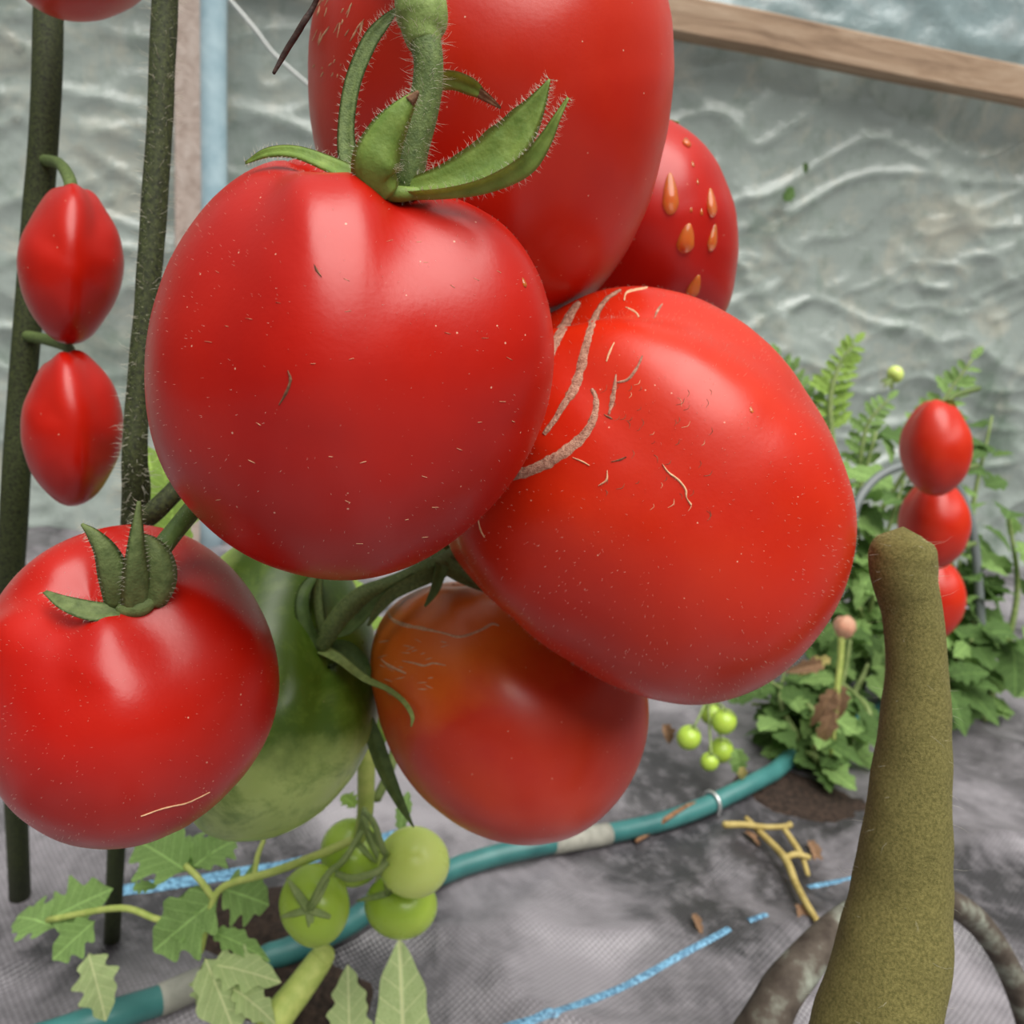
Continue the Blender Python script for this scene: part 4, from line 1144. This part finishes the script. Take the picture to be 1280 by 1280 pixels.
frond([(1062, 640, 7), (1040, 560, 6), (1015, 510, 5), (990, 470, 3), (975, 445, 2)], .95, .032, 9, 'leaf')
frond([(1070, 650, 7), (1075, 580, 6), (1085, 530, 5), (1110, 500, 3)], .96, .032, 8, 'leaf')
frond([(1100, 640, 7), (1150, 560, 6), (1180, 500, 5), (1215, 450, 3)], .96, .040, 9, 'leaf')
# small white flower bud at the edge of the fronds
fb = tomato('bud', 'small pale round bud beside the feathery fronds', (1119, 468), .92, (11, 11), (-.5, -.6, .2), M['cherry_pale'], nu=20, nv=14, lobe=.02, cat='bud', name='bud')
for dx, dy in ((-8, 10), (2, 14), (-13, 3)):
    sepal([(1113, 474, .915, 6), (1113 + dx * .6, 474 + dy * .6, .913, 5), (1113 + dx, 474 + dy, .914, 1)], M['stem_bg'], fb, sub=4)
# grey hoop
m, t, b, o = newmat('grey_hoop'); b.inputs['Base Color'].default_value = (.15, .17, .17, 1); b.inputs['Roughness'].default_value = .45; M['hoop'] = m
o, _, _ = tube('hoop', [(1062, 700, .84, 11), (1068, 640, .84, 11), (1085, 608, .85, 11), (1112, 588, .86, 11), (1150, 580, .87, 11), (1190, 600, .88, 11), (1215, 660, .88, 11), (1225, 760, .88, 11), (1228, 850, .88, 11)], M['hoop'], None, n=10)
tag(o, 'thin grey hoop arching through the leaves on the right', 'hoop')
# wilted blossom truss
wt = thing('wilted_truss', P(1050, 830, .70), 'wilted truss with a pinkish shrivelled fruit and dry brown leaves', 'truss')
tube('stalk', [(1052, 795, .70, 9), (1050, 830, .70, 8), (1045, 870, .70, 8), (1042, 915, .71, 7), (1035, 960, .73, 7)], M['stem_bright'], wt, n=8)
tube('stalk', [(1062, 800, .70, 6), (1058, 830, .70, 6), (1050, 865, .70, 6)], M['stem_bg'], wt, n=8)
M['pink'] = mat_noise('shrivelled_pink', (.60, .26, .16), (.75, .45, .30), 90, .6, .4)
def blob(px, py, d, rx, ry, mat, parent, name):
    V, Fc = [], []
    nu, nv = 20, 12
    c = P(px, py, d)
    for j in range(nv + 1):
        th = PI * j / nv
        for i in range(nu):
            ph = 2 * PI * i / nu
            v = Vector((math.sin(th) * math.cos(ph), math.sin(th) * math.sin(ph), math.cos(th)))
            k = 1 + .16 * noise.noise(v * 2.5 + Vector((px, py, 0))) + .06 * math.cos(5 * ph)
            q = Vector((v.x * rx, v.y * rx, v.z * ry)) * d / F * k
            V.append(c + q)
    for j in range(nv):
        for i in range(nu):
            a, b_ = j * nu + i, j * nu + (i + 1) % nu
            Fc.append((a, a + nu, b_ + nu, b_))
    return part(name, mesh(name, V, Fc, mat), parent)
blob(1056, 784, .70, 13, 14, M['pink'], wt, 'shrivelled_fruit')
for a, b_ in (((1042, 860), (1022, 905)), ((1048, 855), (1058, 900)), ((1040, 885), (1028, 935)), ((1030, 830), (995, 835))):
    leaf(wt, ('leaf_dry', 1), P(*a, .70), P(*b_, .69), None, 'dry_leaf', .75, .3)
leaf(wt, ('leaf_yellow', 1), P(1040, 822, .7), P(1000, 838, .7), None, 'yellowed_leaf', .7)
# little green tomatoes on the right
GT = [((861, 922), 15.5, .70, 'tiny green tomato hanging apart on the left of the far truss'), ((905, 902), 16, .70, 'tiny green tomato at the upper right of the far truss'), ((889, 892), 14, .73, 'tiny green tomato at the back of the far truss'), ((901, 938), 16, .72, 'tiny dull green tomato in the middle of the far truss'), ((887, 952), 12, .69, 'tiny green tomato lowest on the far truss')]
for i, (c_, r_, d_, lb) in enumerate(GT):
    rt = tomato('g%d' % i, lb, c_, d_, (r_, r_ * 1.03), (.2, .9, .3), M['cherry'], nu=28, nv=20, lobe=.01, dim=.05, group='tiny green tomatoes of the far truss', name='green_tomato')
    ax, ay, ad = to_px(TOM['g%d' % i]['anchor'])
    tube('stalk', [(ax, ay + 1, ad, 3.5), (ax * .7 + 885 * .3, ay - 8, ad, 3), (885, 872, .73, 4)], M['stem_bg'], rt, n=6)
    sepal([(ax, ay, ad - .001, 5), (ax - 6, ay + 4, ad - .003, 4), (ax - 10, ay + 8, ad, 1)], M['stem_bg'], rt, sub=3)
    sepal([(ax, ay, ad - .001, 5), (ax + 6, ay + 4, ad - .003, 4), (ax + 10, ay + 8, ad, 1)], M['stem_bg'], rt, sub=3)
yl = thing('yellowed_leaf', P(925, 945, .68), 'small green leaf with an orange dying edge beside the tiny tomatoes', 'leaf')
leaf(yl, ('leaf', 2), P(918, 935, .68), P(934, 976, .68), None, 'blade', 1.2)
leaf(yl, ('leaf_yellow', 2), P(926, 958, .678), P(932, 978, .677), None, 'dying_edge', 1.3)
dl = thing('dry_leaf', G(838, 918), 'crumpled brown leaf beside the tiny hanging green tomato', 'leaf')
leaf(dl, ('leaf_dry', 0), P(828, 905, .72), P(846, 932, .72), None, 'blade', .8)
for (a, b_, lb) in (((1010, 1050), (1030, 1075), 'curled brown dead leaf by the yellow dried stem'), ((975, 1222), (950, 1245), 'orange-brown dead leaf left of the bent stick'), ((865, 1142), (880, 1160), 'pale crumb of dead leaf near the blue thread'), ((930, 1040), (960, 1055), 'brown leaf scraps under the yellow dried stem'), ((1000, 1130), (1008, 1150), 'small dead leaf beside the dried stem tip')):
    o = leaf(None, ('leaf_dry', 2), G(*a, .004), G(*b_, .006), Vector((0, 0, 1)), 'dead_leaf', .9)
    tag(o, lb, 'leaf')
# dark leaf stuck on the film
for (a, b_, lb) in (((978, 250), (1002, 232), 'larger dark leaf stuck to the film wall'), ((1004, 204), (1013, 216), 'smaller dark leaf stuck to the film wall')):
    o = leaf(None, ('leaf_dark', 2), Wl(*a, .0), Wl(*b_, .0), WN, 'stuck_leaf', 1.2)
    tag(o, lb, 'leaf')
# ripe tomatoes of the plant at the right edge
for i, (c_, r_, lb) in enumerate((((1170, 560), (46, 62), 'topmost ripe tomato of the plant at the right edge'), ((1168, 655), (46, 58), 'middle ripe tomato of the plant at the right edge'), ((1166, 748), (42, 54), 'lowest ripe tomato of the plant at the right edge'))):
    rt = tomato('r%d' % i, lb, c_, .60 + .068 * i, r_, (.1, 1, .1), M['ripe_warm'], elong=1.25, nu=48, nv=32, group='ripe tomatoes at the right edge')
    ax, ay, ad = to_px(TOM['r%d' % i]['anchor'])
    tube('stalk', [(ax, ay + 3, ad, 8), (ax + 14, ay - 12, ad + .01, 7), (ax + 45, ay - 22, ad + .06, 7)], M['stalk'], rt, n=8)
    for sx, sy in ((-22, 4), (20, 8), (2, 12)):
        sepal([(ax, ay, ad - .001, 9), (ax + sx * .5, ay - 4, ad - .006, 8), (ax + sx, ay + sy, ad - .008, 1)], M['sepal'], rt, sub=4)
